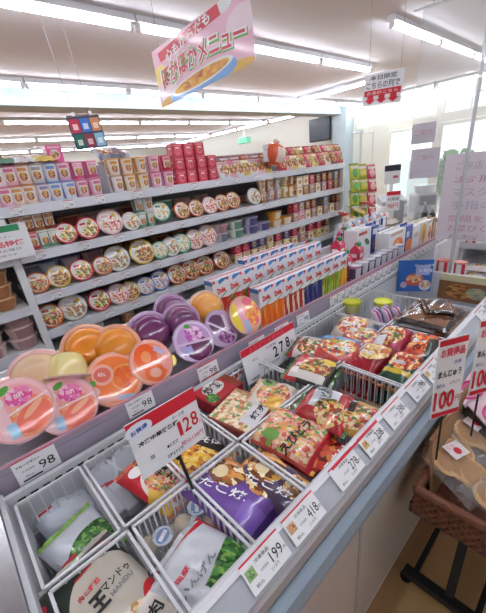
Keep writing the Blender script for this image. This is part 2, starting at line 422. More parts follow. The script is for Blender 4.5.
cpart('panel_trim', lip)
# ------------------------------------------------------------------ wire baskets
def basket(x0, x1, y0, y1, z0, z1, lab):
    cx, cy = (x0+x1)/2, (y0+y1)/2
    r = empty('wire_basket', T(cx, cy, z0)); tag(r, lab, 'basket', 'white wire baskets in the freezer')
    a, b, h = (x1-x0)/2-.005, (y1-y0)/2-.005, z1-z0
    m = MB()
    c = [(-a, -b), (a, -b), (a, b), (-a, b)]
    for i in range(4):
        p, q = c[i], c[(i+1) % 4]; m.bar((p[0], p[1], h), (q[0], q[1], h), .0058, .0058, WIRE)
    m.build('rim', r)
    g = MB()
    for zz in (h*.62, h*.3, .003):
        for i in range(4):
            p, q = c[i], c[(i+1) % 4]; g.bar((p[0]*.985, p[1]*.985, zz), (q[0]*.985, q[1]*.985, zz), .003, .003, WIRE)
    k = max(3, int(2*a/.022))
    for i in range(k+1):
        xx = -a+2*a*i/k
        g.bar((xx*.985, -b*.985, h), (xx*.985, -b*.985, .003), .0035, .0035, WIRE); g.bar((xx*.985, b*.985, h), (xx*.985, b*.985, .003), .0035, .0035, WIRE)
        g.bar((xx*.985, -b*.985, .003), (xx*.985, b*.985, .003), .003, .003, WIRE)
    k = max(3, int(2*b/.022))
    for i in range(1, k):
        yy = -b+2*b*i/k
        g.bar((-a*.985, yy*.985, h), (-a*.985, yy*.985, .003), .0035, .0035, WIRE); g.bar((a*.985, yy*.985, h), (a*.985, yy*.985, .003), .0035, .0035, WIRE)
    g.build('wire_grid', r)
    return r
BZ0, BZ1 = .56, .842
for x0, x1, y0, y1, lab in (
    (-.082, .076, .55, .808, 'wire basket holding white bags of frozen green vegetables at the near rear corner'),
    (.078, .238, .55, .808, 'wire basket holding a red bowl-meal bag and white wrapped packs'),
    (.240, .402, .55, .808, 'wire basket holding a yellow bag just right of the 128 price card stick'),
    (.404, .735, .55, .808, 'wide wire basket at the rear holding the red box and dumpling box'),
    (.737, 1.264, .55, .808, 'longest rear wire basket holding mixed noodle bags below the juice rail'),
    (-.075, .087, .316, .546, 'wire basket at the near front holding the dark green dumpling bag'),
    (.089, .240, .316, .546, 'wire basket holding the white green-bean bag at the front'),
    (.242, .406, .316, .546, 'wire basket holding the purple bags at the front'),
    (.408, .735, .316, .546, 'wide front wire basket holding the shrimp rice and sausage bags'),
    (.737, .895, .316, .546, 'empty wire basket at the front in the middle of the freezer'),
    (.897, 1.264, .316, .546, 'front wire basket holding red and green noodle bags beyond the empty one'),
    (1.268, 1.62, .55, .808, 'far wire basket holding tubs with yellow lids'),
    (1.268, 1.62, .316, .546, 'far front wire basket heaped with flat dark packets')):
    basket(x0, x1, y0, y1, BZ0, BZ1, lab)
# ================================================================== FROZEN GOODS
def bag(name, w, l, t, mat, texts=(), seal=None, seed=0, sharp=4, wr=.1, nx=16, ends='y'):
    rr = random.Random(seed); ph = [(rr.uniform(4, 11), rr.uniform(4, 11), rr.uniform(0, 6), rr.uniform(.4, 1)) for _ in range(5)]
    def hh(x, y):
        u, v = max(-1, min(1, 2*x/w)), max(-1, min(1, 2*y/l))
        e = math.sqrt(max(0, 1-abs(u)**sharp))*math.sqrt(max(0, 1-abs(v)**sharp))
        k = sum(a*math.sin(p*u+q*v+c) for p, q, c, a in ph)*wr/2.5
        return t*e*(1+k)
    m = MB(); vs = []; uv = []; F = []
    for j in range(nx+1):
        for i in range(nx+1):
            a, b = i/nx, j/nx; x, y = (a-.5)*w, (b-.5)*l
            pin = 1-.05*(1-(2*b-1)**2)*1.0
            vs.append((x*pin, y, hh(x, y))); uv.append((a, b))
    k = len(vs)
    for j in range(nx+1):
        for i in range(nx+1):
            x, y, z = vs[j*(nx+1)+i]; vs.append((x, y, -.45*z-.0003)); uv.append(uv[j*(nx+1)+i])
    for j in range(nx):
        for i in range(nx):
            q = j*(nx+1)+i; F.append((q, q+1, q+nx+2, q+nx+1)); F.append((k+q+nx+1, k+q+nx+2, k+q+1, k+q))
    m.add(vs, F, mat, uv)
    for s in texts:
        tx, cx, cy, tw, th, tm = s[:6]; rot = s[6] if len(s) > 6 else 0; bold = s[7] if len(s) > 7 else .02
        m.text(tx, cx*w, cy*l, tw*w if not rot else tw*l, th*l if not rot else th*w, tm, lambda x, y: (x*(1-.05*(1-min(1, (2*y/l)**2))), y, hh(x, y)+.0022), rot, bold)
    r = m.build(name, None, True)
    sm = seal or mat
    for s in (-1, 1):
        q = MB(); n = 18
        vs = []; F = []
        for i in range(n+1):
            a = (i/n-.5)*w
            for d in (0, .011): vs.append((a, s*(l/2-.001+d), (.0012 if i % 2 else -.0012)+.003*math.sin(i*.9+seed)*(d > 0)))
        for i in range(n): F.append((2*i, 2*i+2, 2*i+3, 2*i+1))
        q.add(vs, F, sm, [(.5, .5)]*len(vs))
        q.build('seal_strip', r)
    return r
FOOD_SHRIMP = ['#dd9c88', '#cf6f54', '#e0c0a0', '#6f9a4a', '#e3c7a8', '#b9473a', '#dda24b', '#d9a08a']
FOOD_BROWN = ['#6b3d22', '#a8682f', '#d39a4e', '#e9d2a0', '#7c4420', '#c98540', '#f1e6c8']
FOOD_NOODLE = ['#cf9a48', '#dcb868', '#a83a2a', '#4f7536', '#e3cd9c', '#80442a', '#c9603c', '#d9a98a']
FOOD_GREEN = ['#2f6b2c', '#4e8f3c', '#1f4c22', '#7fb054', '#3b7a34']
FOOD_RED = ['#a3281c', '#cf4a26', '#7c1a14', '#e08040', '#c43a2e', '#54150f']
wb = .42
def fz_at(px_, py_, z): return onz(px_, py_, z)
def put(o, px_, py_, z, rz=0, rx=0, ry=0):
    p = fz_at(px_, py_, z); o.matrix_world = T(p.x, p.y, p.z, math.radians(rz), math.radians(rx), math.radians(ry)); return o
silver = M('silver_film', '#c3c7cf', .25, coat=.6, bump=.15, bscale=40)
G = 'frozen food packs in the freezer'
# near rear corner: two white bags of green vegetables, one green bag behind
veg = printed('veg_bag_print', '#c7ccd4', [('e', .62, .33, .52, .30, ('food', FOOD_GREEN, 11), .15), ('r', .5, .04, .5, .05, '#d0d5dc'), ('r', .1, .42, .2, .03, '#c42a35')], .3, .5, .2)
veg2 = printed('veg_back_print', '#c3c9d2', [('r', .5, .93, .5, .08, '#6a9a48'), ('r', .22, .78, .14, .03, '#c42a35')], .3, .5, .25)
tag(put(bag('frozen_vegetable_bag', .14, .13, .03, veg2, [], None, 3, 3, .25), 68, 513, .735, 14, 22), 'greyish white frozen vegetable bag lying behind the broccoli one in the near rear basket', 'frozen food bag', G)
tag(put(bag('frozen_vegetable_bag', .135, .125, .026, veg, [('菜', -.25, -.33, .12, .14, RED)], None, 4, 3, .2), 84, 545, .77, 16, 16), 'white frozen vegetable bag with broccoli picture and red stripe, at the near rear basket', 'frozen food bag', G)
tag(put(bag('frozen_vegetable_bag', .15, .18, .025, printed('green_bag_print', '#5f8f46', [('r', .5, .8, .6, .2, '#8db566')], .3, .5, .2), [], None, 6, 3, .2), 62, 500, .62, 14, 14), 'light green bag peeking out behind the two white vegetable bags', 'frozen food bag', G)
# second rear basket
def roundpack():
    r = MB().lathe([(0, 0), (.036, 0), (.04, .004), (.04, .03), (.036, .034), (0, .034)], M('wrap_white', '#cfd3da', .3, coat=.5, bump=.1), 20, 'top').build('wrapped_round_pack', None, True)
    MB().lathe([(.0, .0345), (.03, .0345)], M('frost_print', '#b3b9c4', .4), 20, 'top').build('paper_disc', r)
    return r
for (a, b, z, lab) in ((104, 474, .765, 'white round wrapped pack nearest the broccoli bags in the second rear basket'), (126, 458, .775, 'white round wrapped pack standing behind the red bowl-meal bag')):
    p = fz_at(a, b, z); o = inst('roundpack', roundpack, face(p, (-.15, -.75, .65))); tag(o, lab, 'frozen pack', 'white round packs')
def slimbox():
    r = MB().box(-.017, .017, -.07, .07, -.012, .02, M('slim_white', '#c9ccd4', .35, coat=.3), .003).build('slim_frozen_box')
    q = MB(); q.box(-.0172, .0172, .03, .05, -.0122, .0204, M('slim_red', '#b9414f', .4)); q.build('print_band', r)
    return r
for (a, b, lab) in ((108, 500, 'slim white frozen box on edge, the one against the basket wire'), (120, 494, 'slim white frozen box on edge, touching the red bowl-meal bag')):
    p = fz_at(a, b, .745); tag(inst('slimbox', slimbox, T(p.x, p.y, p.z, .1, .12)), lab, 'frozen box', 'slim white boxes')
don = printed('bowl_meal_print', '#c4212e', [('e', .42, .34, .36, .36, '#e8e2dc'), ('e', .42, .33, .30, .31, ('food', FOOD_SHRIMP, 14)), ('r', .7, .85, .3, .14, ('food', ['#c4212e', '#8c1420', '#d9a24e'], 5)), ('e', .3, .8, .16, .1, '#ece8e6'), ('r', .12, .2, .16, .2, '#e3b73f', .5)], .3, .5, .15)
tag(put(bag('bowl_meal_bag', .115, .17, .028, don, [('中華', .16, .0, .34, .17, INK, 0, .03), ('丼', .2, -.2, .24, .17, INK, 0, .03)], None, 8, 4, .1), 157, 482, .80, 16, 12), 'red frozen bowl-meal bag with a white bowl picture and black writing', 'frozen food bag', G)
# third rear basket
yel = printed('yellow_bag_print', '#c99a3a', [('e', .45, .4, .45, .35, ('food', ['#e9b53a', '#d98a2a', '#f0d27a', '#a8542a', '#e7c24a'], 10)), ('r', .75, .55, .16, .42, '#27211f', .25)], .3, .5, .15)
tag(put(bag('noodle_bag', .145, .17, .03, yel, [('焼きそば', .24, .06, .7, .2, WHITEI, -1.1, .03)], None, 9, 4, .12), 197, 456, .79, 15, 8), 'yellow frozen noodle bag with a black strip, in the basket by the 128 card', 'frozen food bag', G)
# fourth rear basket: red box, dumpling box
def fbox(name, w, l, h, topm, sidem, texts=(), bev=.004):
    m = MB(); m.box(-w/2, w/2, -l/2, l/2, 0, h, sidem, bev)
    m.quad((-w/2+bev, -l/2+bev, h+.0006), (w/2-bev, -l/2+bev, h+.0006), (w/2-bev, l/2-bev, h+.0006), (-w/2+bev, l/2-bev, h+.0006), topm)
    for s in texts:
        tx, cx, cy, tw, th, tm = s[:6]; rot = s[6] if len(s) > 6 else 0
        m.text(tx, cx*w, cy*l, tw*w, th*l, tm, lambda x, y: (x, y, h+.0016), rot, .025)
    return m.build(name)
rb = printed('red_box_print', '#b5202c', [('e', .42, .52, .30, .28, '#e9e5e2'), ('r', .9, .5, .12, .5, '#8c3a20'), ('e', .15, .2, .15, .2, ('food', FOOD_GREEN, 9))], .35, .4)
tag(put(fbox('frozen_rice_box', .15, .12, .05, rb, M('box_red', '#a51d29', .4, coat=.3), [('炒飯', -.1, .03, .45, .34, INK)]), 217, 398, .80, 8, 4), 'red frozen meal box with a white oval and black writing, under the jelly rail', 'frozen box', G)
db = printed('dumpling_box_print', '#c06a4a', [('r', .4, .55, .55, .5, ('food', ['#e8cfa8', '#d9a878', '#7aa05a', '#f0e4cc', '#c27a54', '#e9d8b4'], 9)), ('r', .62, .17, .45, .2, '#d9d8dc')], .35, .4)
tag(put(fbox('frozen_dumpling_box', .16, .15, .045, db, M('box_rust', '#93433a', .45, coat=.3), [('焼売', .1, -.32, .5, .16, INK)]), 243, 420, .80, 14, 4), 'frozen dumpling box with a pale label, in front of the red box', 'frozen box', G)
tag(put(fbox('frozen_white_box', .10, .06, .03, printed('white_box_print', '#d5d6db', [('r', .5, .2, .5, .2, '#a33c3c'), ('e', .7, .6, .2, .25, ('food', FOOD_NOODLE, 9))]), M('box_white', '#d0d0d6', .4), []), 232, 380, .80, 25, 12), 'small white frozen box tilted behind the 278 card and the red box', 'frozen box', G)
tag(put(bag('noodle_bag', .15, .13, .025, printed('mix_bag_a', '#d7cfc4', [('e', .45, .45, .42, .4, ('food', FOOD_SHRIMP, 10)), ('e', .2, .3, .2, .2, '#dba640'), ('e', .8, .7, .18, .2, '#6f9a4a')], .3, .5, .15), [('麺', .3, .2, .16, .2, INK)], None, 12), 272, 397, .83, 20, 6), 'pale frozen bag with small pink and yellow pieces, just below the 278 card', 'frozen food bag', G)
# fifth rear basket, mixed noodle bags
blk = printed('black_noodle_print', '#26201f', [('r', .5, .85, .5, .16, '#b5252c'), ('e', .5, .42, .42, .34, ('food', FOOD_NOODLE, 9)), ('e', .82, .2, .14, .14, '#e3c23c'), ('r', .15, .5, .1, .4, '#d8d4ce')], .3, .5, .15)
tag(put(bag('noodle_bag', .17, .15, .03, blk, [('醤油', -.2, .3, .36, .16, WHITEI)], None, 13), 312, 372, .84, 15, 6), 'black frozen noodle bag with a red band, left of the empty basket', 'frozen food bag', G)
mx1 = printed('mix_bag_b', '#b8322f', [('e', .5, .5, .45, .42, ('food', ['#e9c878', '#d96a3c', '#7fb054', '#f0e6d0', '#b33b2a', '#e0a050', '#2f5f8c'], 8)), ('r', .85, .5, .14, .5, '#3f86b8', .1)], .3, .5, .15)
tag(put(bag('noodle_bag', .17, .16, .03, mx1, [('鍋', -.2, -.2, .22, .22, WHITEI)], None, 14), 338, 350, .84, 20, 4), 'red-edged frozen bag with a bright blue corner, under the juice rail', 'frozen food bag', G)
mx2 = printed('mix_bag_c', '#d3cfcc', [('e', .4, .5, .35, .4, ('food', ['#c43a2e', '#e9d2a0', '#4f7d36', '#f0eee8', '#d98a5a'], 9)), ('r', .5, .95, .5, .08, '#b51f30')], .3, .5, .15)
tag(put(bag('noodle_bag', .16, .15, .03, mx2, [('うどん', 0, .22, .55, .16, INK)], None, 15), 312, 350, .83, 18, 4), 'white frozen noodle bag with a red top edge, right of the 278 card', 'frozen food bag', G)
tag(put(bag('noodle_bag', .16, .15, .028, mx1, [('鍋', .1, .2, .22, .22, WHITEI)], None, 16), 361, 338, .83, 35, 4), 'frozen bag with orange and green pieces close to the yellow-lid tubs', 'frozen food bag', G)
# front row: dark green dumpling bag
man = printed('mandu_print', '#1e2a22', [('e', .62, .36, .46, .44, '#b9b2a4'), ('e', .55, .02, .34, .2, ('food', ['#d3b27c', '#e6d3ac', '#b98a4e', '#c9bfae', '#8a6a3a'], 9)), ('e', .14, .2, .16, .2, ('food', FOOD_GREEN, 12)), ('e', .93, .12, .16, .15, '#c81e2b'), ('r', .72, .80, .3, .012, '#c02733', .12), ('e', .08, .82, .05, .04, '#c02733')], .28, .6, .15)
tag(put(bag('dumpling_bag', .175, .205, .03, man, [('王', -.03, -.05, .17, .16, INK, 0, .05), ('マンドゥ', .22, .0, .34, .08, INK, 0, .02), ('MANDU', .22, -.09, .28, .045, GREYI), ('肉と野菜', -.03, .1, .26, .05, RED), ('徳用', .27, .38, .2, .045, RED)], None, 20, 4, .06), 102, 603, .80, 12, 8), 'dark green frozen dumpling bag with a beige panel, nearest the camera', 'frozen food bag', G)
tag(put(bag('dumpling_bag', .14, .13, .025, printed('mandu_under', '#8c1c24', [('e', .5, .5, .3, .3, '#d8cfc4'), ('r', .5, .9, .5, .1, '#2a2a2a')], .3, .5, .12), [('肉', 0, 0, .2, .2, INK)], None, 21), 158, 618, .79, 25, 0), 'dark red frozen bag at the bottom edge beside the dumpling bag', 'frozen food bag', G)
# second front basket
bean = printed('bean_bag_print', '#c6cad0', [('r', .72, .22, .36, .3, ('food', FOOD_GREEN, 16, .6), .12), ('r', .97, .7, .03, .3, '#c5202f', .1), ('r', .75, .93, .25, .03, '#c5202f', -.25)], .25, .6, .2)
tag(put(bag('green_bean_bag', .175, .20, .03, bean, [('いんげん', -.12, .08, .5, .09, GREYI, -.1), ('国産', -.2, .22, .2, .06, RED, .0)], None, 22, 4, .15), 213, 578, .795, 18, 4), 'white frozen bag with a red stripe and green beans showing, at the front', 'frozen food bag', G)
clearm = bpy.data.materials.new('clear_film'); clearm.use_nodes = True; nt = clearm.node_tree; nt.nodes.clear()
o_ = nt.nodes.new('ShaderNodeOutputMaterial'); mixs = nt.nodes.new('ShaderNodeMixShader'); tr = nt.nodes.new('ShaderNodeBsdfTransparent'); gl = nt.nodes.new('ShaderNodeBsdfPrincipled')
gl.inputs['Base Color'].default_value = (.7, .72, .75, 1); gl.inputs['Roughness'].default_value = .12; gl.inputs['Coat Weight'].default_value = .8
nz = nt.nodes.new('ShaderNodeTexNoise'); nz.inputs['Scale'].default_value = 35; nz.inputs['Detail'].default_value = 3
rp = nt.nodes.new('ShaderNodeMapRange'); rp.inputs[1].default_value = .35; rp.inputs[2].default_value = .75; rp.inputs[3].default_value = .05; rp.inputs[4].default_value = .34
bpn = nt.nodes.new('ShaderNodeBump'); bpn.inputs['Strength'].default_value = .5; bpn.inputs['Distance'].default_value = .01
nt.links.new(nz.outputs['Fac'], rp.inputs[0]); nt.links.new(rp.outputs[0], mixs.inputs[0]); nt.links.new(nz.outputs['Fac'], bpn.inputs['Height']); nt.links.new(bpn.outputs[0], gl.inputs['Normal'])
nt.links.new(tr.outputs[0], mixs.inputs[1]); nt.links.new(gl.outputs[0], mixs.inputs[2]); nt.links.new(mixs.outputs[0], o_.inputs[0])
# two clear bags of round buns
for k, (a, b, z, rz, lab) in enumerate(((164, 545, .765, 30, 'clear bag of pale round buns at the left of the green-bean bag'), (197, 517, .775, 55, 'clear bag of pale round buns below the stick of the 128 card'))):
    r = bag('bun_bag', .105, .13, .034, clearm, [], clearm, 30+k, 4, .2)
    put(r, a, b, z, rz, 8); tag(r, lab, 'bun bag', G)
    for (i, j) in ((-.022, -.035), (.024, -.012), (-.018, .03)):
        q = MB().lathe([(0, -.006), (.016, -.004), (.023, .005), (.021, .014), (.012, .021), (0, .023)], M('bun_dough', '#bfae94', .7), 14, 'top')
        q.v = [(x+i, y+j, z_) for x, y, z_ in q.v]; q.build('bun', r, True)
    q = MB().lathe([(0, .0355), (.022, .0345)], printed('bun_label', '#b9c2cf', [('e', .5, .5, .4, .3, '#6d86ad'), ('r', .5, .5, .3, .1, '#dfe3ea')]), 16, 'top')
    q.build('round_label', r)
# purple bags
pur = printed('purple_print', '#6b4a96', [('e', .72, .72, .34, .24, ('food', FOOD_BROWN, 7)), ('e', .85, .3, .22, .2, ('food', FOOD_BROWN, 8)), ('e', .6, .78, .12, .09, '#e3cfa4'), ('r', .2, .1, .3, .2, '#7d58b0'), ('r', .5, .02, .5, .03, '#3f2a66')], .25, .6, .15)
tag(put(bag('purple_snack_bag', .155, .205, .034, pur, [('たこ焼', -.12, .1, .6, .17, WHITEI, -1.3, .02)], None, 24), 235, 497, .80, 6, 6), 'purple frozen bag with white writing, left of the purple pair', 'frozen food bag', G)
pur2 = printed('purple_print_b', '#4c3a55', [('e', .55, .7, .4, .26, ('food', FOOD_BROWN, 6)), ('e', .6, .25, .3, .15, ('food', FOOD_BROWN, 8)), ('e', .45, .72, .14, .1, '#e3cfa4'), ('r', .5, .05, .5, .07, '#6b4a96')], .25, .6, .15)
tag(put(bag('purple_snack_bag', .12, .19, .034, pur2, [('たこ焼', -.28, .0, .65, .16, WHITEI, -1.3, .02)], None, 25), 277, 485, .80, 2, 6), 'brown and purple frozen bag with a pastry picture, right of the purple pair', 'frozen food bag', G)
tag(put(bag('purple_snack_bag', .16, .20, .03, pur, [], None, 26), 228, 530, .70, 10, 0), 'purple frozen bag lying deepest under the other purple ones', 'frozen food bag', G)
# shrimp and sausages
shr = printed('shrimp_print', '#b7453a', [('r', .5, .5, .47, .46, ('food', FOOD_SHRIMP, 12)), ('e', .2, .7, .12, .12, '#6f9a4a'), ('e', .88, .62, .08, .09, '#3c4f9a'), ('r', .5, .03, .5, .04, '#c9283a')], .25, .6, .15)
tag(put(bag('shrimp_rice_bag', .17, .19, .034, shr, [('えびピラフ', -.02, -.12, .85, .17, INK, -.12, .03)], None, 27), 292, 436, .815, 10, 6), 'pink frozen shrimp rice bag with black writing', 'frozen food bag', G)
saus = printed('sausage_print', '#3a1512', [('r', .5, .6, .5, .42, ('food', FOOD_RED, 6)), ('e', .8, .85, .2, .16, '#b9b43c'), ('r', .5, .1, .5, .1, '#211a1a')], .25, .6, .15)
tag(put(bag('sausage_bag', .15, .17, .03, saus, [('うまい', 0, -.2, .7, .17, WHITEI, 0, .03)], None, 28), 325, 460, .785, 5, 2), 'dark red frozen bag with a sausage picture and white writing, at the front rail', 'frozen food bag', G)
nap = printed('napoli_print', '#a3282c', [('r', .55, .55, .3, .25, '#c9ccd2', .1), ('e', .3, .35, .3, .3, ('food', FOOD_NOODLE, 9)), ('e', .9, .8, .2, .3, '#1f2c3c'), ('r', .5, .03, .5, .05, '#c9202e')], .25, .6, .15)
tag(put(bag('noodle_bag', .17, .15, .03, nap, [('肉うどん', .04, .06, .55, .2, INK, .1, .03)], None, 29), 326, 408, .835, 12, 6), 'red frozen noodle bag with a silver label, left side of the empty basket', 'frozen food bag', G)
gold = printed('gold_print', '#b98a3a', [('e', .4, .5, .35, .35, ('food', FOOD_NOODLE, 9)), ('r', .7, .75, .3, .2, '#28201c', .1), ('r', .45, .15, .3, .08, '#c9202e', .2), ('r', .75, .12, .16, .06, '#e8e8e4', .2)], .25, .6, .15)
tag(put(bag('noodle_bag', .15, .16, .03, gold, [('ラーメン', .15, .22, .55, .15, WHITEI, .1, .02)], None, 31), 355, 419, .82, 10, 4), 'gold frozen noodle bag with a red and white strip, below the empty basket', 'frozen food bag', G)
# beyond the empty basket
redp = printed('red_front_print', '#8f1724', [('e', .5, .68, .45, .36, ('food', ['#d8a94e', '#e7c878', '#f0e0b4', '#c96a3c'], 8)), ('r', .5, .12, .5, .14, '#9c1626')], .25, .6, .15)
greenp = printed('green_front_print', '#1f4a33', [('e', .5, .66, .45, .34, ('food', ['#b8322f', '#d96a3c', '#e7c878', '#8a2a20'], 7)), ('r', .5, .26, .4, .06, '#cfae3c')], .25, .6, .15)
crim = printed('pink_front_print', '#a82c4a', [('e', .5, .5, .4, .4, ('food', FOOD_NOODLE, 8)), ('r', .2, .2, .2, .2, '#d9d9dd')], .25, .6, .15)
orp = printed('orange_front_print', '#b5301f', [('e', .5, .5, .42, .4, ('food', ['#d94a2a', '#e0703a', '#7c1a14', '#e7b058'], 7)), ('r', .85, .3, .2, .4, '#2a2f2c')], .25, .6, .15)
tanp = printed('tan_front_print', '#c7b7a8', [('e', .5, .5, .42, .4, ('food', ['#d96a3c', '#e8e2d6', '#b33b2a', '#f0c070'], 8))], .25, .6, .15)
for k, (x, y, z, w_, l_, m, tx, lab) in enumerate((
    (1.0, .485, .825, .115, .19, redp, '味噌', 'dark red frozen bag just beyond the empty basket, next to the green one'),
    (1.0, .373, .825, .115, .19, greenp, '辛', 'green and red frozen bag at the front rail just beyond the empty basket'),
    (1.165, .485, .835, .115, .17, crim, '麺', 'crimson frozen bag between the tubs and the dark red bag'),
    (1.165, .372, .835, .115, .17, orp, '担々', 'red-orange frozen bag at the front rail beyond the green one'),
    (1.17, .66, .83, .15, .18, tanp, '鍋', 'pale frozen bag with orange pieces right in front of the yellow-lid tubs'))):
    o = bag('noodle_bag', w_, l_, .034, m, [(tx, -.1, .0, .4, .14, WHITEI)], None, 32+k); o.matrix_world = T(x, y, z, -PI/2+.06*k, .1, .0); tag(o, lab, 'frozen food bag', G)
for k, y in enumerate((.485, .373)):
    o = bag('noodle_bag', .115, .20, .034, [redp, greenp][k], [], None, 40+k); o.matrix_world = T(1.0, y, .74, -PI/2, .05); tag(o, ['dark red frozen bag lower in the pile, behind the wires of the empty basket', 'green frozen bag lower in the pile, behind the wires of the empty basket'][k], 'frozen food bag', G)
# tubs with yellow lids
def tub():
    r = MB().lathe([(0, 0), (.034, 0), (.036, .004), (.04, .11), (0, .11)], printed('tub_print', '#cfcf8a', [('r', .5, .35, .5, .2, '#dcdce0'), ('r', .25, .35, .06, .2, '#a84a6a'), ('r', .75, .35, .06, .2, '#a84a6a')], .3, .4), 24).build('yellow_lid_tub', None, True)
    MB().lathe([(.043, .108), (.043, .118), (.040, .121), (.034, .121), (.032, .118), (0, .118)], M('tub_lid', '#c9cf3a', .4), 24, 'top').build('lid', r, True)
    return r
for a, b, lab in ((352, 301, 'nearer tub with a yellow lid in the far wire basket'), (383, 301, 'further tub with a yellow lid in the far wire basket'), (360, 313, 'tub with a yellow lid sunk between the two higher ones')):
    p = onz(a, b, .86); o = inst('tub', tub, T(p.x, p.y, .742 if b < 310 else .70)); tag(o, lab, 'food tub', 'yellow lid tubs')
for k, (a, b) in enumerate(((378, 322), (388, 320), (398, 318))):
    tag(put(bag('striped_pouch', .06, .12, .02, printed('stripe_pouch', '#c9b6cf', [('r', .3, .5, .1, .5, '#a02a4a'), ('r', .7, .5, .1, .5, '#3a3f8a')], .3, .5), [], None, 50+k), a, b, .82, 0, 70), 'slim pouch with purple and red stripes, %s from the tubs' % ORD[k+1], 'pouch', 'striped pouches by the tubs')
dk = [printed('dark_pack_a', '#2a2320', [('e', .6, .5, .3, .3, '#6d4630'), ('r', .5, .9, .5, .1, '#a9a6a4')], .15, .9, .3), printed('dark_pack_b', '#3a302c', [('r', .3, .5, .2, .4, '#7a5238')], .15, .9, .3), printed('dark_pack_c', '#8f8c90', [('r', .5, .5, .4, .3, '#a5a3a8'), ('r', .2, .2, .2, .1, '#7c4a3a')], .12, .9, .4)]
for k in range(8):
    o = bag('flat_packet', .27, .20, .012, dk[2 if k == 6 else k % 2], [], None, 60+k, 6, .3); o.matrix_world = T(1.44+.006*(k % 3), .432+.008*(k % 2), .735+k*.0165, .1-.05*(k % 5), .03)
    tag(o, '%s from the bottom in the stack of flat dark packets' % ORD[k+1] if k != 6 else 'greyish clear packet second from the top of the dark packet stack', 'packet', 'flat dark packets')
o = bag('flat_packet', .16, .10, .01, dk[1], [], None, 71, 6, .3); o.matrix_world = T(1.50, .44, .873, .5, .02); tag(o, 'small dark packet lying askew on top of the dark packet stack', 'packet', 'flat dark packets')
# ================================================================== JELLIES
def jmat(name, col): return M(name, col, .12, coat=.8, trans=.12, sss=.6, ior=1.35)
peach_lid = printed('peach_lid', '#f3bcc0', [('e', .5, .5, .43, .43, '#f0a6a8'), ('e', .64, .32, .36, .3, ('food', ['#ee8a6a', '#f09a78', '#ea7a5c', '#f2a888'], 4, 2.2), .4), ('e', .66, .3, .3, .2, '#e9705a', .5), ('e', .7, .42, .2, .05, '#f4b08e', .5), ('e', .6, .7, .2, .16, ('food', ['#e05a9a', '#ea86b4', '#f4c8dc', '#d94a8c'], 7)), ('r', .5, .5, .5, .02, '#f8dcdc', .15), ('e', .44, .88, .10, .055, '#4fa03a', .5), ('r', .26, .5, .1, .42, '#f3c6cc'), ('e', .3, .72, .08, .08, '#f7dfe4'), ('r', .33, .22, .07, .12, '#9fcbe8'), ('e', .5, .5, .02, .02, '#ffffff')], .18, .9)  # thin pale bars on several lids paint tube reflections into the colour
peach2_lid = printed('peach2_lid', '#f0a8a0', [('r', .5, .45, .5, .12, '#f4e08a', .2), ('e', .6, .3, .4, .2, '#ee9a7a'), ('e', .3, .75, .12, .06, '#4fa03a', .4), ('e', .65, .75, .25, .15, '#f3bcc8')], .18, .9)
mandarin_lid = printed('mandarin_lid', '#f2a68c', [('e', .5, .5, .44, .44, '#ee7a3a'), ('e', .68, .52, .26, .26, '#f3a05c'), ('e', .68, .52, .22, .22, ('food', ['#e8632a', '#f07a34', '#ea6c2c'], 5)), ('e', .28, .6, .2, .2, '#f0b0a0'), ('e', .28, .6, .15, .14, '#e0705a'), ('r', .45, .14, .36, .06, '#f4b8ac'), ('r', .7, .14, .15, .045, '#b5c3e4'), ('e', .1, .45, .06, .06, '#5fa548'), ('e', .14, .3, .08, .08, '#f3c9bf')], .15, .9)
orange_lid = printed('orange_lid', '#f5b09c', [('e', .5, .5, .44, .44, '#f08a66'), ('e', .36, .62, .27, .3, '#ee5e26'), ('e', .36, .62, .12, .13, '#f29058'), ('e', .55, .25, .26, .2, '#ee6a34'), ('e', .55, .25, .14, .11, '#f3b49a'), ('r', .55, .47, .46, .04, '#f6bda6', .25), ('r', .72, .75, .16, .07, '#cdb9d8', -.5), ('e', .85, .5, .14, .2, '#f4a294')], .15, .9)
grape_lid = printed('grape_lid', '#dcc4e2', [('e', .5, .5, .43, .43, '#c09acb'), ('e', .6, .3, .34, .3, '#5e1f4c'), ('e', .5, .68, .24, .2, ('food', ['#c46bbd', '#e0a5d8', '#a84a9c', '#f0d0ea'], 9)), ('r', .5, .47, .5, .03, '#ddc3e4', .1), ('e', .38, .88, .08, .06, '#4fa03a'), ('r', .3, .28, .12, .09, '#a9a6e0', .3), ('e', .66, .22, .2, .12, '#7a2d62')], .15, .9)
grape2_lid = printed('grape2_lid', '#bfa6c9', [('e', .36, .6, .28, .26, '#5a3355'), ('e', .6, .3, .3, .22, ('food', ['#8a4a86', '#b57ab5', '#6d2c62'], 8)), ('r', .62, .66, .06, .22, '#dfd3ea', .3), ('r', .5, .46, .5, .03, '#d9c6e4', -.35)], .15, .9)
mixed_lid = printed('mixed_lid', '#f0b08a', [('r', .1, .5, .16, .5, '#ecd03a'), ('r', .36, .5, .12, .5, '#f0aeb4'), ('e', .72, .55, .26, .4, ('food', ['#ee7a3a', '#f0a040', '#e8606a', '#f3c04a'], 7)), ('r', .42, .2, .08, .16, '#9fb9e0'), ('e', .68, .85, .18, .12, '#ec6a8a')], .15, .9)
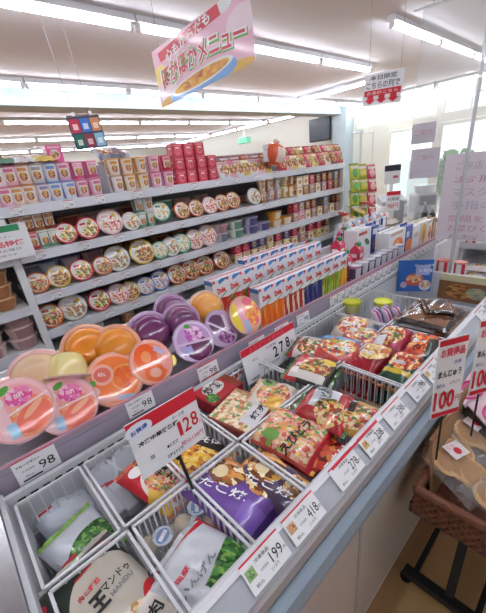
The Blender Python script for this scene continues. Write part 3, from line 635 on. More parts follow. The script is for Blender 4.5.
JELL = {'peach': (peach_lid, '#f0a696', '#f2b9bd'), 'peach2': (peach2_lid, '#f0b79c', '#f3bec0'), 'mandarin': (mandarin_lid, '#f08038', '#f2a68c'), 'orange': (orange_lid, '#ee6a2c', '#f3a894'),
        'grape': (grape_lid, '#6d2f62', '#c7a6d0'), 'grape2': (grape2_lid, '#6a3a62', '#bba4c8'), 'mixed': (mixed_lid, '#f0a24a', '#f2bfae'),
        'amber': (mandarin_lid, '#f09a30', '#f3b08e'), 'cream': (peach2_lid, '#f1dfa0', '#f3cfc8'), 'pale': (peach_lid, '#efd0ac', '#f3c0c0'), 'plum': (grape_lid, '#7d3a72', '#c5a0cc'), 'gold': (mixed_lid, '#f1a848', '#f0c4a0')}
def build_jelly(kind, tabc=None):
    lidm, jc, rimc = JELL[kind]
    r = empty('jelly_cup')
    jm = jmat('jelly_'+kind, jc); rm = M('rim_'+kind, rimc, .2, coat=.8, trans=.2)
    # cup: lid plane at z=0 looking +z, the dome runs to -z
    dp = 1.45 if kind == 'cream' else 1
    prof = [(0, -.78), (.30, -.775), (.50, -.74), (.66, -.64), (.77, -.44), (.83, -.22), (.86, -.04)]
    prof = [(a_, b_*dp if b_ < -.1 else b_) for a_, b_ in prof]
    MB().lathe(prof, jm, 32, 'top').build('cup', r, True)
    rim = MB().lathe([(.85, -.07), (.93, -.075), (1.0, -.05), (1.0, -.012), (.96, .0), (.86, -.005)], rm, 36, 'top')
    rim.build('rim', r, True)
    lid = MB()
    # printed film, gently bulged
    pr = [(.94, .004), (.8, .028), (.6, .046), (.35, .056), (.0, .06)]
    lid.lathe(pr, lidm, 36, 'top')
    W_ = M('foil_white', '#f8e9ee', .3, coat=.5)
    bl = lambda x, y: (x, y, .07)
    if kind in ('peach', 'grape', 'mandarin'):
        tx = {'peach': ('白桃', .2, .4), 'grape': ('巨峰', .0, .36), 'mandarin': ('みかん', -.44, .2)}[kind]
        lid.text(tx[0], tx[1], tx[2], .26, .16, W_, bl, 0, .03)
    lid.build('lid_film', r, True)
    if tabc:
        t = MB(); t.add([(.82, -.3, -.02), (1.12, -.22, -.015), (1.2, .0, -.01), (1.1, .22, -.015), (.85, .3, -.02), (.82, .3, -.045), (1.1, .22, -.045), (1.2, 0, -.045), (1.12, -.22, -.045), (.82, -.3, -.045)],
                        [(0, 1, 2, 3, 4), (9, 8, 7, 6, 5), (0, 9, 8, 1)[::-1], (1, 8, 7, 2)[::-1], (2, 7, 6, 3)[::-1], (3, 6, 5, 4)[::-1]], M('tab_'+tabc, {'yellow': '#ecd22a', 'green': '#57a43c'}[tabc], .35, coat=.4))
        t.build('spoon_tab', r)
    return r
def jelly(kind, px_, py_, Y, r, nrm, roll, lab, tabc=None):
    p = ony(px_, py_, Y)
    o = inst(('jelly', kind, tabc), lambda: build_jelly(kind, tabc), face(p, nrm, (math.sin(roll), 0, math.cos(roll)), r))
    tag(o, lab, 'jelly', 'fruit jelly cups in the chilled tray')
fN = (-.12, -.82, .56)
jelly('peach', 18, 410, .925, .083, fN, -.1, 'pink peach jelly cup cut off by the left edge, above the nearest 98 tag', None)
jelly('peach', 67, 405, .93, .082, (-.05, -.82, .58), .1, 'round pink peach jelly cup with a green leaf print, beside the mandarin one')
jelly('peach2', 7, 396, 1.0, .075, (-.15, -.3, .95), .2, 'pink jelly cup with a pale yellow stripe, tucked behind the leftmost peach cup', 'yellow')
jelly('mandarin', 115, 379, .935, .085, fN, .25, 'orange mandarin jelly cup lying in front, with a round citrus slice on its film')
jelly('orange', 152, 362, .93, .077, (.12, -.85, .5), .35, 'orange jelly cup with a yellow tab and citrus halves, left of the grape cup', 'yellow')
jelly('grape', 194, 341, .93, .078, (-.1, -.82, .56), .2, 'purple grape jelly cup with a grape cluster and green leaf on its film')
jelly('grape2', 222, 328, .94, .077, (.1, -.85, .5), .4, 'dull purple jelly cup leaning left of the multicoloured one')
jelly('mixed', 246, 315, .925, .08, (.05, -.88, .45), .1, 'multicoloured fruit jelly cup with yellow side, beside the first carton')
# behind: cups lying with the bottom of the cup outward
def jback(kind, px_, py_, Y, r, nrm, lab, tabc=None): jelly(kind, px_, py_, Y, r, nrm, 0, lab, tabc)
jback('pale', 40, 378, 1.06, .088, (.3, .85, -.5), 'pale pink dome shaped jelly cup, bottom outward, behind the peach cups', None)
jback('cream', 68, 379, 1.0, .07, (-.35, -.5, -.79), 'cream coloured jelly cup standing upside down above the second peach cup')
jback('amber', 88, 349, 1.10, .085, (.25, .8, -.5), 'amber jelly cup behind the cream one, bottom outward', 'yellow')
jback('amber', 117, 348, 1.03, .08, (.35, .8, -.45), 'amber orange dome jelly cup just above the mandarin one, bottom outward')
jback('plum', 150, 334, 1.06, .085, (.2, .82, -.45), 'plum coloured dome jelly cup above the orange cup, bottom outward')
jback('plum', 181, 322, 1.03, .075, (.3, .85, -.3), 'plum coloured dome jelly cup right behind the grape cluster cup, bottom outward', 'yellow')
jback('gold', 206, 309, 1.04, .075, (.2, .85, -.4), 'golden jelly cup behind the purple cups, bottom outward')
jback('plum', 172, 312, 1.2, .08, (.2, .85, -.4), 'plum coloured jelly cup furthest back, half hidden behind other purple cups')
# ================================================================== CARTONS
cw = .072
SPECS = {'strawberry': ['#d8332c', '#e0503a', '#b8241f', '#e8d9d0', '#4a8a3a'], 'orange': ['#ee6a1c', '#f08028', '#e85a18', '#f4a050'], 'apple': ['#b8242c', '#efe0b4', '#c93a34', '#f0e6c4'],
         'grape': ['#2c2a66', '#4a4690', '#1f1d4c', '#6d6ab0'], 'green': ['#6f9a2c', '#9cb83c', '#cfd24a', '#c23a2a'], 'yellow': ['#e9a828', '#f0c040', '#d98a1c', '#8a9a3a'], 'mix': ['#3a5a3a', '#c2402c', '#2c3a2c', '#7a9a4a']}
def fruitmat(k):
    return printed('carton_'+k, '#e4e6ee', [('e', .5, .2, 1.3, .36, ('food', SPECS[k], 4, .5)), ('r', .5, .8, .5, .24, '#e4e6ee'), ('r', .5, .56, .5, .018, '#86a860', .25), ('r', .75, .97, .3, .05, '#3f86cc', .15), ('e', .1, .96, .1, .04, '#c93a4a')], .35, .4)
def build_carton(k, hgt=.185, d=.055):
    fm = fruitmat(k); sm = printed('carton_side', '#dfe2ec', [('r', .5, .93, .5, .05, '#4a7fc0'), ('r', .5, .2, .35, .16, '#c9ccd8')], .35, .4); tm = M('carton_top', '#e9e6ec', .4)
    m = MB(); w = .0373
    m.quad((-w, -d/2, 0), (w, -d/2, 0), (w, -d/2, hgt), (-w, -d/2, hgt), fm)
    m.quad((w, -d/2, 0), (w, d/2, 0), (w, d/2, hgt), (w, -d/2, hgt), sm); m.quad((-w, d/2, 0), (-w, -d/2, 0), (-w, -d/2, hgt), (-w, d/2, hgt), sm)
    m.quad((w, d/2, 0), (-w, d/2, 0), (-w, d/2, hgt), (w, d/2, hgt), fm); m.quad((-w, -d/2, hgt), (w, -d/2, hgt), (w, d/2, hgt), (-w, d/2, hgt), tm)
    m.quad((-w, d/2, 0), (w, d/2, 0), (w, -d/2, 0), (-w, -d/2, 0), tm)
    m.text('Dole', .004, hgt*.74, .044, .026, M('logo_red', '#d8362c', .4), lambda x, y: (x, -d/2-.0012, y), .1, .05)
    r = m.build('juice_carton')
    MB().box(-w, w, -.004, .004, hgt+.0005, hgt+.006, M('fin_pink', '#d9a9b4', .4)).build('top_seam', r)
    return r
CG = 'juice cartons in the chilled tray'
def carton(k, x, y, z, where, desc):
    o = inst(('carton', k), lambda: build_carton(k), T(x, y, z, random.uniform(-.03, .03))); queue(o, desc, where, 'juice carton', CG)
DESC = {'strawberry': 'strawberry red juice carton', 'orange': 'orange juice carton', 'apple': 'cream and red apple juice carton', 'grape': 'dark blue grape juice carton', 'green': 'green mixed juice carton', 'yellow': 'yellow pineapple juice carton', 'mix': 'green vegetable juice carton'}
row = ['orange', 'orange', 'apple', 'apple', 'grape', 'grape', 'green', 'green', 'yellow']
for i, k in enumerate(row): carton(k, .945+i*.0755, .965, .861, 'in the front tray row', DESC[k])
for i, k in enumerate(['strawberry']*4+['mix']*3+['orange']*3): carton(k, .80+i*.0755, 1.08, .919, 'in the second tray row', DESC[k])
for i, k in enumerate(['grape', 'strawberry', 'mix', 'orange', 'yellow']): carton(k, 1.10+i*.0755, 1.20, .919, 'in the third tray row', DESC[k])
# red cartons with green caps
def build_gable(k):
    pal = {'pink': ('#d5415e', '#f0c9d0', '#b5203c'), 'oranges': ('#dfe2ea', '#f07a24', '#e8601c'), 'leaf': ('#e6e8ea', '#4a8a3c', '#2f6b2c')}[k]
    pm = printed('gable_'+k, pal[0], [('e', .5, .3, .34, .2, pal[1]), ('e', .55, .26, .2, .12, pal[2]), ('r', .5, .75, .36, .08, '#f0f0f2'), ('r', .86, .55, .12, .4, '#2c4a9a' if k == 'oranges' else pal[0])], .35, .4)
    m = MB(); w, h, g = .034, .15, .185
    for (a, b) in (((-w, -w), (w, -w)), ((w, -w), (w, w)), ((w, w), (-w, w)), ((-w, w), (-w, -w))):
        m.quad((a[0], a[1], 0), (b[0], b[1], 0), (b[0], b[1], h), (a[0], a[1], h), pm)
    m.quad((-w, -w, h), (w, -w, h), (w, 0, g), (-w, 0, g), pm); m.quad((w, w, h), (-w, w, h), (-w, 0, g), (w, 0, g), pm)
    m.add([(w, -w, h), (w, w, h), (w, 0, g), (-w, -w, h), (-w, w, h), (-w, 0, g)], [(0, 1, 2), (4, 3, 5)], pm)
    m.quad((-w, w, 0), (w, w, 0), (w, -w, 0), (-w, -w, 0), pm)
    r = m.build('gable_carton')
    MB().box(-w, w, -.002, .002, g-.002, g+.014, pm).build('top_seam', r)
    if k == 'pink':
        c = MB().lathe([(.016, 0), (.017, .002), (.017, .022), (.015, .025), (0, .025)], M('cap_green', '#1f9a55', .35, coat=.3), 18, 'top')
        c.v = [(x, y*.9-.012, z+.172) for x, y, z in c.v]; c.build('cap', r, True)
    return r
for (a, b, Y) in ((300, 250, 1.10), (309, 246, 1.18), (338, 245, 1.06), (345, 252, .99), (343, 243, 1.2), (357, 246, 1.02)):
    p = ony(a, b, Y); o = inst('gable_pink', lambda: build_gable('pink'), T(p.x, p.y, .919 if Y > 1.03 else .861, .1, 0, 0, .9)); queue(o, 'red carton with a green cap', 'in the juice tray', 'juice carton', CG)
def drinkbox(kind, w, h):
    def f():
        zs = {'leaf': ('#e9eaee', [('e', .72, .52, .2, .1, '#3f6b3a', -.5), ('r', .4, .86, .3, .05, '#c9503c')]), 'blue': ('#3a4f9c', [('e', .6, .32, .4, .22, ('food', ['#d9803c', '#c96a2c', '#e9b070'], 5)), ('r', .5, .8, .4, .1, '#d9dce8')]),
              'clear': ('#b9bec9', [('r', .5, .5, .4, .36, '#a5acba')]), 'orange': ('#ebebee', [('e', .55, .42, .34, .34, '#e8743a'), ('e', .58, .40, .18, .2, '#3a2c2c'), ('e', .5, .55, .16, .12, '#f0a060'), ('r', .45, .92, .36, .05, '#cfae9a')]),
              'blueorange': ('#3f4fa8', [('e', .55, .25, .5, .28, '#e8843c'), ('r', .3, .7, .2, .1, '#c9cfe8')]), 'white': ('#e6e5e6', [('r', .5, .6, .3, .1, '#c9b8a0')]), 'yellow': ('#e3ded2', [('e', .5, .5, .4, .42, '#dba23a'), ('e', .55, .4, .2, .25, '#b5702c')]), 'brown': ('#8f5232', [('e', .5, .6, .3, .25, '#c98a4e')])}[kind]
        pm = printed('drink_'+kind, zs[0], zs[1], .35, .4); sd = M('drinkside_'+kind, zs[0], .4); m = MB(); d = .045
        for k, (p, q) in enumerate((((-w/2, -d), (w/2, -d)), ((w/2, -d), (w/2, d)), ((w/2, d), (-w/2, d)), ((-w/2, d), (-w/2, -d)))): m.quad((p[0], p[1], 0), (q[0], q[1], 0), (q[0], q[1], h), (p[0], p[1], h), pm if k % 2 == 0 else sd)
        m.quad((-w/2, -d, h), (w/2, -d, h), (w/2, d, h), (-w/2, d, h), sd); m.quad((-w/2, d, 0), (w/2, d, 0), (w/2, -d, 0), (-w/2, -d, 0), sd)
        r = m.build('drink_pack'); MB().box(-w/2, w/2, -.004, .004, h+.0004, h+.012, sd).build('top_fold', r); return r
    return f
for (px0, px1, y, z, h, kind, lab) in ((357, 371, 1.08, .919, .175, 'leaf', 'white drink pack with a green leaf picture behind the dessert cups'), (372, 378, 1.08, .919, .17, 'blue', 'narrow blue drink pack with an orange picture, right of the leaf pack'),
    (379, 388, 1.08, .919, .13, 'clear', 'low greyish drink pack between the blue pack and the orange fruit pack'), (388.5, 405, .975, .861, .185, 'orange', 'white drink pack with a large orange fruit picture'), (405.5, 412, .975, .861, .185, 'blueorange', 'blue and orange drink pack right of the large orange fruit picture'),
    (412.5, 420, .975, .861, .165, 'white', 'plain white drink pack near the far end of the juice rail'), (420.5, 427, .975, .861, .165, 'yellow', 'yellow drink pack near the far end of the juice rail'), (427.5, 432, .975, .861, .16, 'orange', 'small white and orange drink pack second from the far end'), (432.5, 436, .975, .861, .16, 'brown', 'brown drink pack at the far end of the juice rail')):
    x0, x1 = xat(px0, y-.045, z+.1), xat(px1, y-.045, z+.1); o = drinkbox(kind, x1-x0-.003, h)(); o.matrix_world = T((x0+x1)/2, y, z); tag(o, lab, 'drink pack', 'drink packs at the far half of the juice tray')
for i in range(6):
    o = inst('gable_oranges', lambda: build_gable('oranges'), T(1.98+.11*i, 1.22, .919, .05)); queue(o, 'white and orange carton', 'at the back of the juice tray', 'juice carton', CG)
# small puddings in clear cups between the cartons
def pudding(c):
    def f():
        r = MB().lathe([(0, 0), (.028, 0), (.035, .095), (0, .095)], printed('pudding_'+c, {'pink': '#d8508a', 'lav': '#8f86b4', 'brown': '#9a7a78', 'blue': '#4a8fce', 'white': '#dfe0e8', 'teal': '#5a9aa0'}[c], [('r', .5, .5, .5, .22, '#d9d6e0'), ('r', .25, .5, .1, .2, '#5a4a60'), ('r', .75, .5, .1, .2, '#5a4a60')], .25, .6), 20).build('dessert_cup', None, True)
        MB().lathe([(.0355, .093), (.0365, .098), (.034, .1), (0, .101)], M('dessert_lid', '#dcdde6', .25, coat=.6), 20, 'top').build('lid', r, True)
        return r
    return f
for i, c in enumerate(('pink', 'white', 'teal', 'lav', 'lav', 'brown', 'brown', 'blue')):
    for j in (0,):
        o = inst('pud_'+c, pudding(c), T(1.655+i*.0745, .925, .861, 0, 0, 0, 1.0))
        queue(o, c.replace('lav', 'lavender')+' dessert cup', 'along the juice rail', 'dessert cup', 'dessert cups in the juice tray')
# ================================================================== PRICE TAGS
def tagplate(w, h, kind):
    def f():
        m = MB(); m.box(-w/2, w/2, -.0012, .0, -h/2, h/2, PAPER)
        g = lambda x, y: (x, -.0022, y)
        q = lambda x0, x1, y0, y1, mt: m.quad((x0*w, -.002, y0*h), (x1*w, -.002, y0*h), (x1*w, -.002, y1*h), (x0*w, -.002, y1*h), mt)
        q(-.5, .5, .42, .5, RED)
        m.text('フルーツゼリー' if kind == '98' else '特選ジュース', -.16*w, .22*h, .55*w, .11*h, INK, g, 0, .03)
        m.text('本体価格', -.2*w, -.02*h, .3*w, .09*h, GREYI, g)
        m.text(kind, .22*w, -.1*h, .36*w, .34*h, INK, g)
        m.text('税込', -.22*w, -.25*h, .2*w, .1*h, GREYI, g); q(-.4, .05, -.42, -.36, INK)
        return m.build('shelf_price_tag')
    return f
PT = 'price tags along the jelly and juice rail'
for i, (a, b) in enumerate(((36, 462), (140, 402), (208, 369), (257, 343), (282, 329), (303, 317))):
    p = ony(a, b, .853); s = 1.12 if i == 0 else 1
    o = inst('tagA', tagplate(.088, .062, '98'), T(p.x, p.y, p.z-.005, 0, -.12, 0, s))
    tag(o, ['white price tag reading 98 nearest the camera, under the leftmost peach jelly', 'white price tag under the mandarin jelly, above the 128 card', 'white price tag under the grape jelly, right of the 128 card', 'white price tag under the multicoloured jelly, above the left end of the 278 card', 'white price tag under the first orange carton, above the 278 card', 'white price tag under the apple cartons, right of the top of the 278 card'][i], 'price tag', PT)
k = 0; x = 1.33
while x < 2.74:
    o = inst('tagB', tagplate(.062, .062, '158'), T(x, .853, .872, 0, -.08)); queue(o, 'price tag', 'in the unbroken far run on the juice rail', 'price tag', PT); x += .067; k += 1
# freezer rail tags, lying on the sloping rail
def railtag(num, pic, w=.095, h=.05):
    def f():
        m = MB(); m.box(-w/2, w/2, -h/2, h/2, 0, .001, PAPER); g = lambda x, y: (x, y, .0018)
        q = lambda x0, x1, y0, y1, mt: m.quad((x0*w, y0*h, .0016), (x1*w, y0*h, .0016), (x1*w, y1*h, .0016), (x0*w, y1*h, .0016), mt)
        q(-.5, .5, .44, .5, RED)
        if pic: q(-.46, -.26, -.1, .25, printed('tagpic_'+num, pic, [('e', .5, .5, .35, .35, ('food', FOOD_NOODLE if num != '199' else FOOD_GREEN, 4))]))
        m.text('冷凍食品', -.02*w, .26*h, .36*w, .13*h, INK, g); m.text(num, .25*w, -.04*h, .3*w, .36*h, INK, g)
        m.text('本体価格', -.08*w, -.08*h, .2*w, .1*h, GREYI, g); m.text('税込', -.3*w, -.33*h, .18*w, .12*h, INK, g); m.text('円', .45*w, -.14*h, .06*w, .12*h, INK, g)
        m.text('213円', .1*w, -.33*h, .2*w, .12*h, GREYI, g)
        return m.build('rail_price_tag')
    return f
RT_ = 'price tags on the sloping freezer rail'
for (xx, num, pic, lab) in ((.226, '199', '#7a9a5a', 'price tag reading 199 with a green picture, on the freezer rail below the purple bags'), (.335, '418', '#b98a5a', 'price tag reading 418 with a food picture, on the freezer rail below the sausage bag'),
                            (.49, '278', None, 'plain price tag on the freezer rail left of the long red edged strip'), (.61, '238', '#c9b04a', 'price tag with a yellowish picture, on the freezer rail below the gold noodle bag'), (.73, '298', None, 'price tag on the freezer rail below the left end of the empty basket'),
                            (.87, '198', None, 'price tag on the freezer rail below the right end of the empty basket'), (.985, '258', '#c9b04a', 'price tag on the freezer rail just left of the first 100 yen card')):
    tag(inst('rt'+num, railtag(num, pic), face((xx, .2765, .8755), (0, -.63, .775), (0, 1, 0))), lab, 'price tag', RT_)
for xx in (1.5, 1.63, 1.76):
    queue(inst('rtx', railtag('198', None), face((xx, .2765, .8755), (0, -.63, .775), (0, 1, 0))), 'price tag', 'on the freezer rail behind the two 100 yen cards', 'price tag', RT_)
tag(MB().box(.455, .655, .2895, .2945, .8885, .8905, M('strip_red', '#c5283c', .4)).build('red_shelf_strip'), 'thin red strip lying along the top of the freezer rail by the gold bag', 'shelf strip')
# ================================================================== SIGNS AND CARDS
def sticks(r, a, b, rad, mat, name): MB().tube([a, b], rad, mat).build(name, r)
# 128 card
r = empty('price_card', T(.226, .55, 1.005, .0, -.12)); tag(r, 'white price card reading 128 with a red band, on a black stick in the freezer', 'price card')
b = MB(); w, h = .165, .135
SH = .06
def cfn(x, y): return (x, -.0025, y)
b.box(-w/2, w/2, -.0015, .0015, -h/2, h/2, PAPER)
b.quad((-w/2, -.002, h*.26), (w/2, -.002, h*.26), (w/2, -.002, h/2), (-w/2, -.002, h/2), RED)
b.add([(-.058+.03*math.cos(a*PI/8), -.0023, .045+.017*math.sin(a*PI/8)) for a in range(16)], [tuple(range(16))], M('badge_white', '#e8ecf6', .5))
b.text('お買得', -.058, .045, .038, .011, BLUEI, lambda x, y: (x, -.0029, y), .1, .03)
b.text('冷凍中華丼各種', -.022, .012, .095, .011, INK, cfn, .0, .03)
b.text('お一人様', .03, .026, .03, .009, INK, cfn); b.text('1', .026, -.008, .009, .036, RED, cfn, 0, .0); b.text('2', .044, -.006, .018, .036, RED, cfn, 0, .01); b.text('8', .065, -.004, .018, .036, RED, cfn, 0, .01)
b.text('税込138円', .048, -.046, .06, .013, RED, cfn); b.text('個', -.05, -.03, .01, .01, INK, cfn); b.text('本体価格', .0, -.03, .03, .009, INK, cfn, 0, .03); b.text('各種よりどり', .0, -.053, .04, .009, INK, cfn, 0, .03); b.text('円', .08, -.02, .008, .01, RED, cfn)
b.build('card', r)
MB().box(.0, .012, .002, .01, -.08, -.05, BLACK).build('clip', r)
sticks(r, (.006, .005, -.05), (.012, -.02, -.24), .004, BLACK, 'stick')
# 278 card
r = empty('price_card', T(.80, .785, .853, .02, -.2, .0)); tag(r, 'white price card reading 278 with a red top band, leaning under the juice rail', 'price card')
b = MB(); w, h = .30, .135
b.box(-w/2, w/2, -.0015, .0015, -h/2, h/2, PAPER); b.quad((-w/2, -.002, h*.3), (w/2, -.002, h*.3), (w/2, -.002, h/2), (-w/2, -.002, h/2), RED)
b.text('よりどりお買得品', -.01, h*.4, .2, .018, REDL, cfn, 0, .02)
b.text('2', .02, -.006, .025, .044, INK, cfn, 0, .02); b.text('7', .058, -.002, .024, .044, INK, cfn, 0, .02); b.text('8', .096, .002, .024, .044, INK, cfn, 0, .02); b.text('円', .122, -.008, .014, .014, INK, cfn)
b.text('冷凍麺', .0, .026, .06, .012, GREYI, cfn); b.text('税込', -.09, .012, .03, .01, GREYI, cfn); b.text('よりどり', -.06, -.016, .045, .012, GREYI, cfn); b.text('3個', -.035, -.04, .03, .02, INK, cfn, 0, .03); b.text('本体価格', .01, -.04, .05, .012, GREYI, cfn); b.text('冷凍食品', -.11, -.055, .045, .01, INK, cfn)
b.build('card', r); MB().box(-.015, .015, .002, .03, -.0655, -.05, BLACK).build('clip', r)
# left sign with the green band
r = empty('shelf_sign', T(.235, 1.83, 1.315, .0, 0, .0)); tag(r, 'white sign with a green band and pink writing on the left shelf edge', 'sign')
b = MB(); w, h = .21, .15
b.box(-w/2, w/2, -.0015, .0015, -h/2, h/2, PAPER); b.quad((-w/2, -.002, h*.3), (w*.36, -.002, h*.3), (w*.36, -.002, h*.48), (-w/2, -.002, h*.48), GREENI)
b.text('お知らせ', -.045, h*.39, .08, .016, WHITEI, cfn, 0, .03); b.text('麺類コーナー', -.02, .025, .12, .012, GREYI, cfn); b.text('全品特価', .0, -.005, .15, .026, REDL, cfn, 0, .03); b.text('毎週火曜日', -.01, -.032, .13, .012, GREYI, cfn); b.text('お買得です', -.02, -.054, .11, .01, GREYI, cfn)
b.build('card', r); MB().box(-.02, .02, .0015, .06, .045, .055, WHITE).build('clip', r)
# hanging menu banner: local x runs along -Y of the shop, facing -X
def hang(name, lab, cat, corners, X, tall=None):
    tl, tr_, br, bl = [onx(a, c, X) for a, c in corners]
    return tl, tr_, br, bl
tl, tr_, br, bl = [onx(a, c, 1.6) for a, c in ((150, 53.8), (256, 0), (256, 61.7), (162.5, 108))]
ux = (br-bl); wB = ux.length; ux.normalize(); uz = ((tl-bl)-ux*((tl-bl).dot(ux))); hB = uz.length; uz.normalize(); un = ux.cross(uz)
Mb = Matrix((ux, un*-1, uz)).transposed().to_4x4(); Mb.translation = (bl+ux*wB/2+uz*hB/2)
r = empty('menu_banner', Mb); tag(r, 'pink hanging banner with big red and white writing and a bowl of soup picture', 'banner')
b = MB(); pk = printed('banner_print', '#f0c3d6', [('e', .1, .3, .14, .2, '#f3dfe6'), ('e', .92, .6, .12, .2, '#f6e3ec'), ('e', .5, .05, .5, .13, '#e3b65a'), ('e', .5, .1, .36, .2, '#7fb0e8', .12), ('e', .5, .18, .33, .125, '#f0f2f6', .12), ('e', .5, .18, .30, .095, ('food', ['#e3a83c', '#e8b850', '#d9922e', '#e6ae44', '#b5642c'], 13), .12), ('e', .06, .55, .1, .16, '#f0dc8a'), ('e', .8, .93, .07, .1, '#e9eef2'), ('e', .3, .85, .08, .14, '#f6dbe8'), ('r', .42, .87, .34, .085, '#cf2c44', .12)], .5)
b.box(-wB/2, wB/2, -.002, .002, -hB/2, hB/2, M('banner_edge', '#f0dfe8', .5))
b.quad((-wB/2, -.0026, -hB/2), (wB/2, -.0026, -hB/2), (wB/2, -.0026, hB/2), (-wB/2, -.0026, hB/2), pk)
b.text('心もからだも', -.08, hB*.37, .5, .06, WHITEI, lambda x, y: (x, -.004, y+.1*x), .0, .03)
b.text('ほかほかメニュー', .01, .005, wB*.9, hB*.36, M('banner_green', '#6fae4a', .5), lambda x, y: (x+.006, -.0036, y-.008+.04*math.cos(x*3)-.03), 0, .11)
b.text('ほかほかメニュー', .01, .005, wB*.9, hB*.36, WHITEI, lambda x, y: (x, -.0042, y+.04*math.cos(x*3)-.03), 0, .08)
b.text('ほかほかメニュー', .01, .005, wB*.87, hB*.32, M('banner_red', '#d6455e', .5), lambda x, y: (x, -.0048, y+.04*math.cos(x*3)-.03), 0, .015)
b.build('banner_sheet', r)
for s in (-.4, .4):
    a = Vector((s*wB, 0, hB/2)); top = Mb @ a; L_ = ZC-top.z
    q = Mb.inverted() @ Vector((top.x, top.y, ZC)); MB().tube([a, q], .0015, GREYI).build('hanging_wire', r)
# white sign with red arrows
tl, tr_, br, bl = [onx(a, c, 3.2) for a, c in ((365.5, 75), (401, 63.7), (400.5, 101.7), (362.5, 107))]
ux = (br-bl); wB = ux.length; ux.normalize(); uz = ((tl-bl)-ux*((tl-bl).dot(ux))); hB = uz.length; uz.normalize(); un = ux.cross(uz)
Mb = Matrix((ux, un*-1, uz)).transposed().to_4x4(); Mb.translation = (bl+ux*wB/2+uz*hB/2)
r = empty('hanging_sign', Mb); tag(r, 'white hanging sign with black writing and three red arrows pointing down', 'sign')
b = MB(); b.box(-wB/2, wB/2, -.002, .002, -hB/2, hB/2, PAPER); f_ = lambda x, y: (x, -.004, y)
b.text('本日限定', 0, hB*.35, wB*.7, hB*.16, GREYI, f_, 0, .03); b.text('こちらの列で', 0, hB*.12, wB*.86, hB*.22, GREYI, f_, 0, .03)
b.quad((-wB*.47, -.003, -hB*.2), (wB*.47, -.003, -hB*.2), (wB*.47, -.003, -hB*.02), (-wB*.47, -.003, -hB*.02), RED); b.text('お会計こちら', 0, -hB*.11, wB*.8, hB*.1, WHITEI, f_)
for s in (-.3, 0, .3):
    x = s*wB; b.add([(x-.028, -.003, -hB*.2), (x+.028, -.003, -hB*.2), (x+.028, -.003, -hB*.32), (x+.05, -.003, -hB*.32), (x, -.003, -hB*.46), (x-.05, -.003, -hB*.32), (x-.028, -.003, -hB*.32)], [tuple(range(7))], RED)
b.build('sign_board', r)
for s in (-.4, .4):
    a = Vector((s*wB, 0, hB/2)); top = Mb @ a; q = Mb.inverted() @ Vector((top.x, top.y, ZC)); MB().tube([a, q], .0015, GREYI).build('hanging_wire', r)
# colour card sign
tl, tr_, br, bl = [ony(a, c, 3.2) for a, c in ((67, 118), (99.4, 115.7), (104.4, 144.5), (78, 151))]
c_ = (tl+tr_+br+bl)/4
r = empty('colour_card_sign', T(c_.x, c_.y, c_.z, -.1, .0, -.07)); tag(r, 'hanging sign of six coloured cards, red blue orange green maroon and pale blue', 'sign')
b = MB(); w, h = .26, .235; b.box(-w/2, w/2, -.003, .003, -h/2, h/2, M('card_frame', '#30425a', .5))
for i, c in enumerate(('#c4304c', '#3f6fc4', '#c98a62', '#1f6b58', '#8a3348', '#8fbfdc')):
    x0 = -w/2+.01+(i % 3)*.083; z0 = (.005 if i < 3 else -.108)
    b.quad((x0, -.0036, z0), (x0+.076, -.0036, z0), (x0+.076, -.0036, z0+.098), (x0, -.0036, z0+.098), M('card_%d' % i, c, .5))
    b.quad((x0+.018, -.0042, z0+.02), (x0+.058, -.0042, z0+.02), (x0+.058, -.0042, z0+.062), (x0+.018, -.0042, z0+.062), M('card_pic_%d' % i, ['#e9c9c9', '#c5d6f0', '#ead4be', '#cfdcd4', '#d9b8b8', '#e3eef4'][i], .5))
b.build('card_panel', r)
MB().tube([(-.13, 0, .125), (.13, 0, .125)], .006, STEEL).build('hanger_rod', r)
for s in (-.07, .07):
    MB().box(s-.012, s+.012, -.008, .008, .122, .15, WHITE, .003).build('clip', r); MB().tube([(s, 0, .15), (s, 0, ZC-c_.z)], .0015, GREYI).build('hanging_wire', r)
# ================================================================== NOODLE SHELVES
GY, GD = 1.9, .42
gd = empty('gondola_shelving', T(1.0, 2.1, 0)); tag(gd, 'long white shelving unit stacked with instant noodle cups and bowls', 'shelving')
def gpart(name, mb): mb.v = [tuple(Matrix.Translation((-1.0, -2.1, 0)) @ Vector(p)) for p in mb.v]; return mb.build(name, gd)
GX0, GX1, UX = -1.3, 3.12, .262
gpart('back_panel', MB().box(GX0, GX1, GY+GD, GY+GD+.03, 0, 1.62, M('back_panel', '#8f8d92', .6)))
SH = {1: 1.455, 2: 1.242, 3: 1.032, 4: .835, 5: .62}
def shelf(z, x0, x1):
    s = gpart('shelf', MB().box(x0, x1, GY+.008, GY+GD, z-.03, z, SHELFW))
    e = MB().prism([(GY-.004, z-.042), (GY+.007, z-.042), (GY+.007, z+.004), (GY+.002, z+.004)], x0, x1, M('price_rail', '#d3d6dd', .3, coat=.5)); e.v = [tuple(Matrix.Translation((-1.0, -2.1, 0)) @ Vector(p)) for p in e.v]
    e.build('shelf_price_rail', s)
shelf(SH[1], GX0, GX1)
for k in (2, 3, 4, 5): shelf(SH[k], UX+.018, GX1)
for z in (1.242, .992, .77): shelf(z, GX0, UX-.018)
gpart('base_plinth', MB().box(GX0, GX1, GY+.01, GY+GD, 0, .15, SHELFW))
for x in (GX0, UX, GX1):
    gpart('upright', MB().box(x-.017, x+.017, GY+.002, GY+.03, .151, 1.41, SHELFW)) if x == UX else gpart('end_panel', MB().box(x-.015, x+.015, GY, GY+GD, .151, 1.46, SHELFW))
tag_l = tagplate(.05, .036, '128')
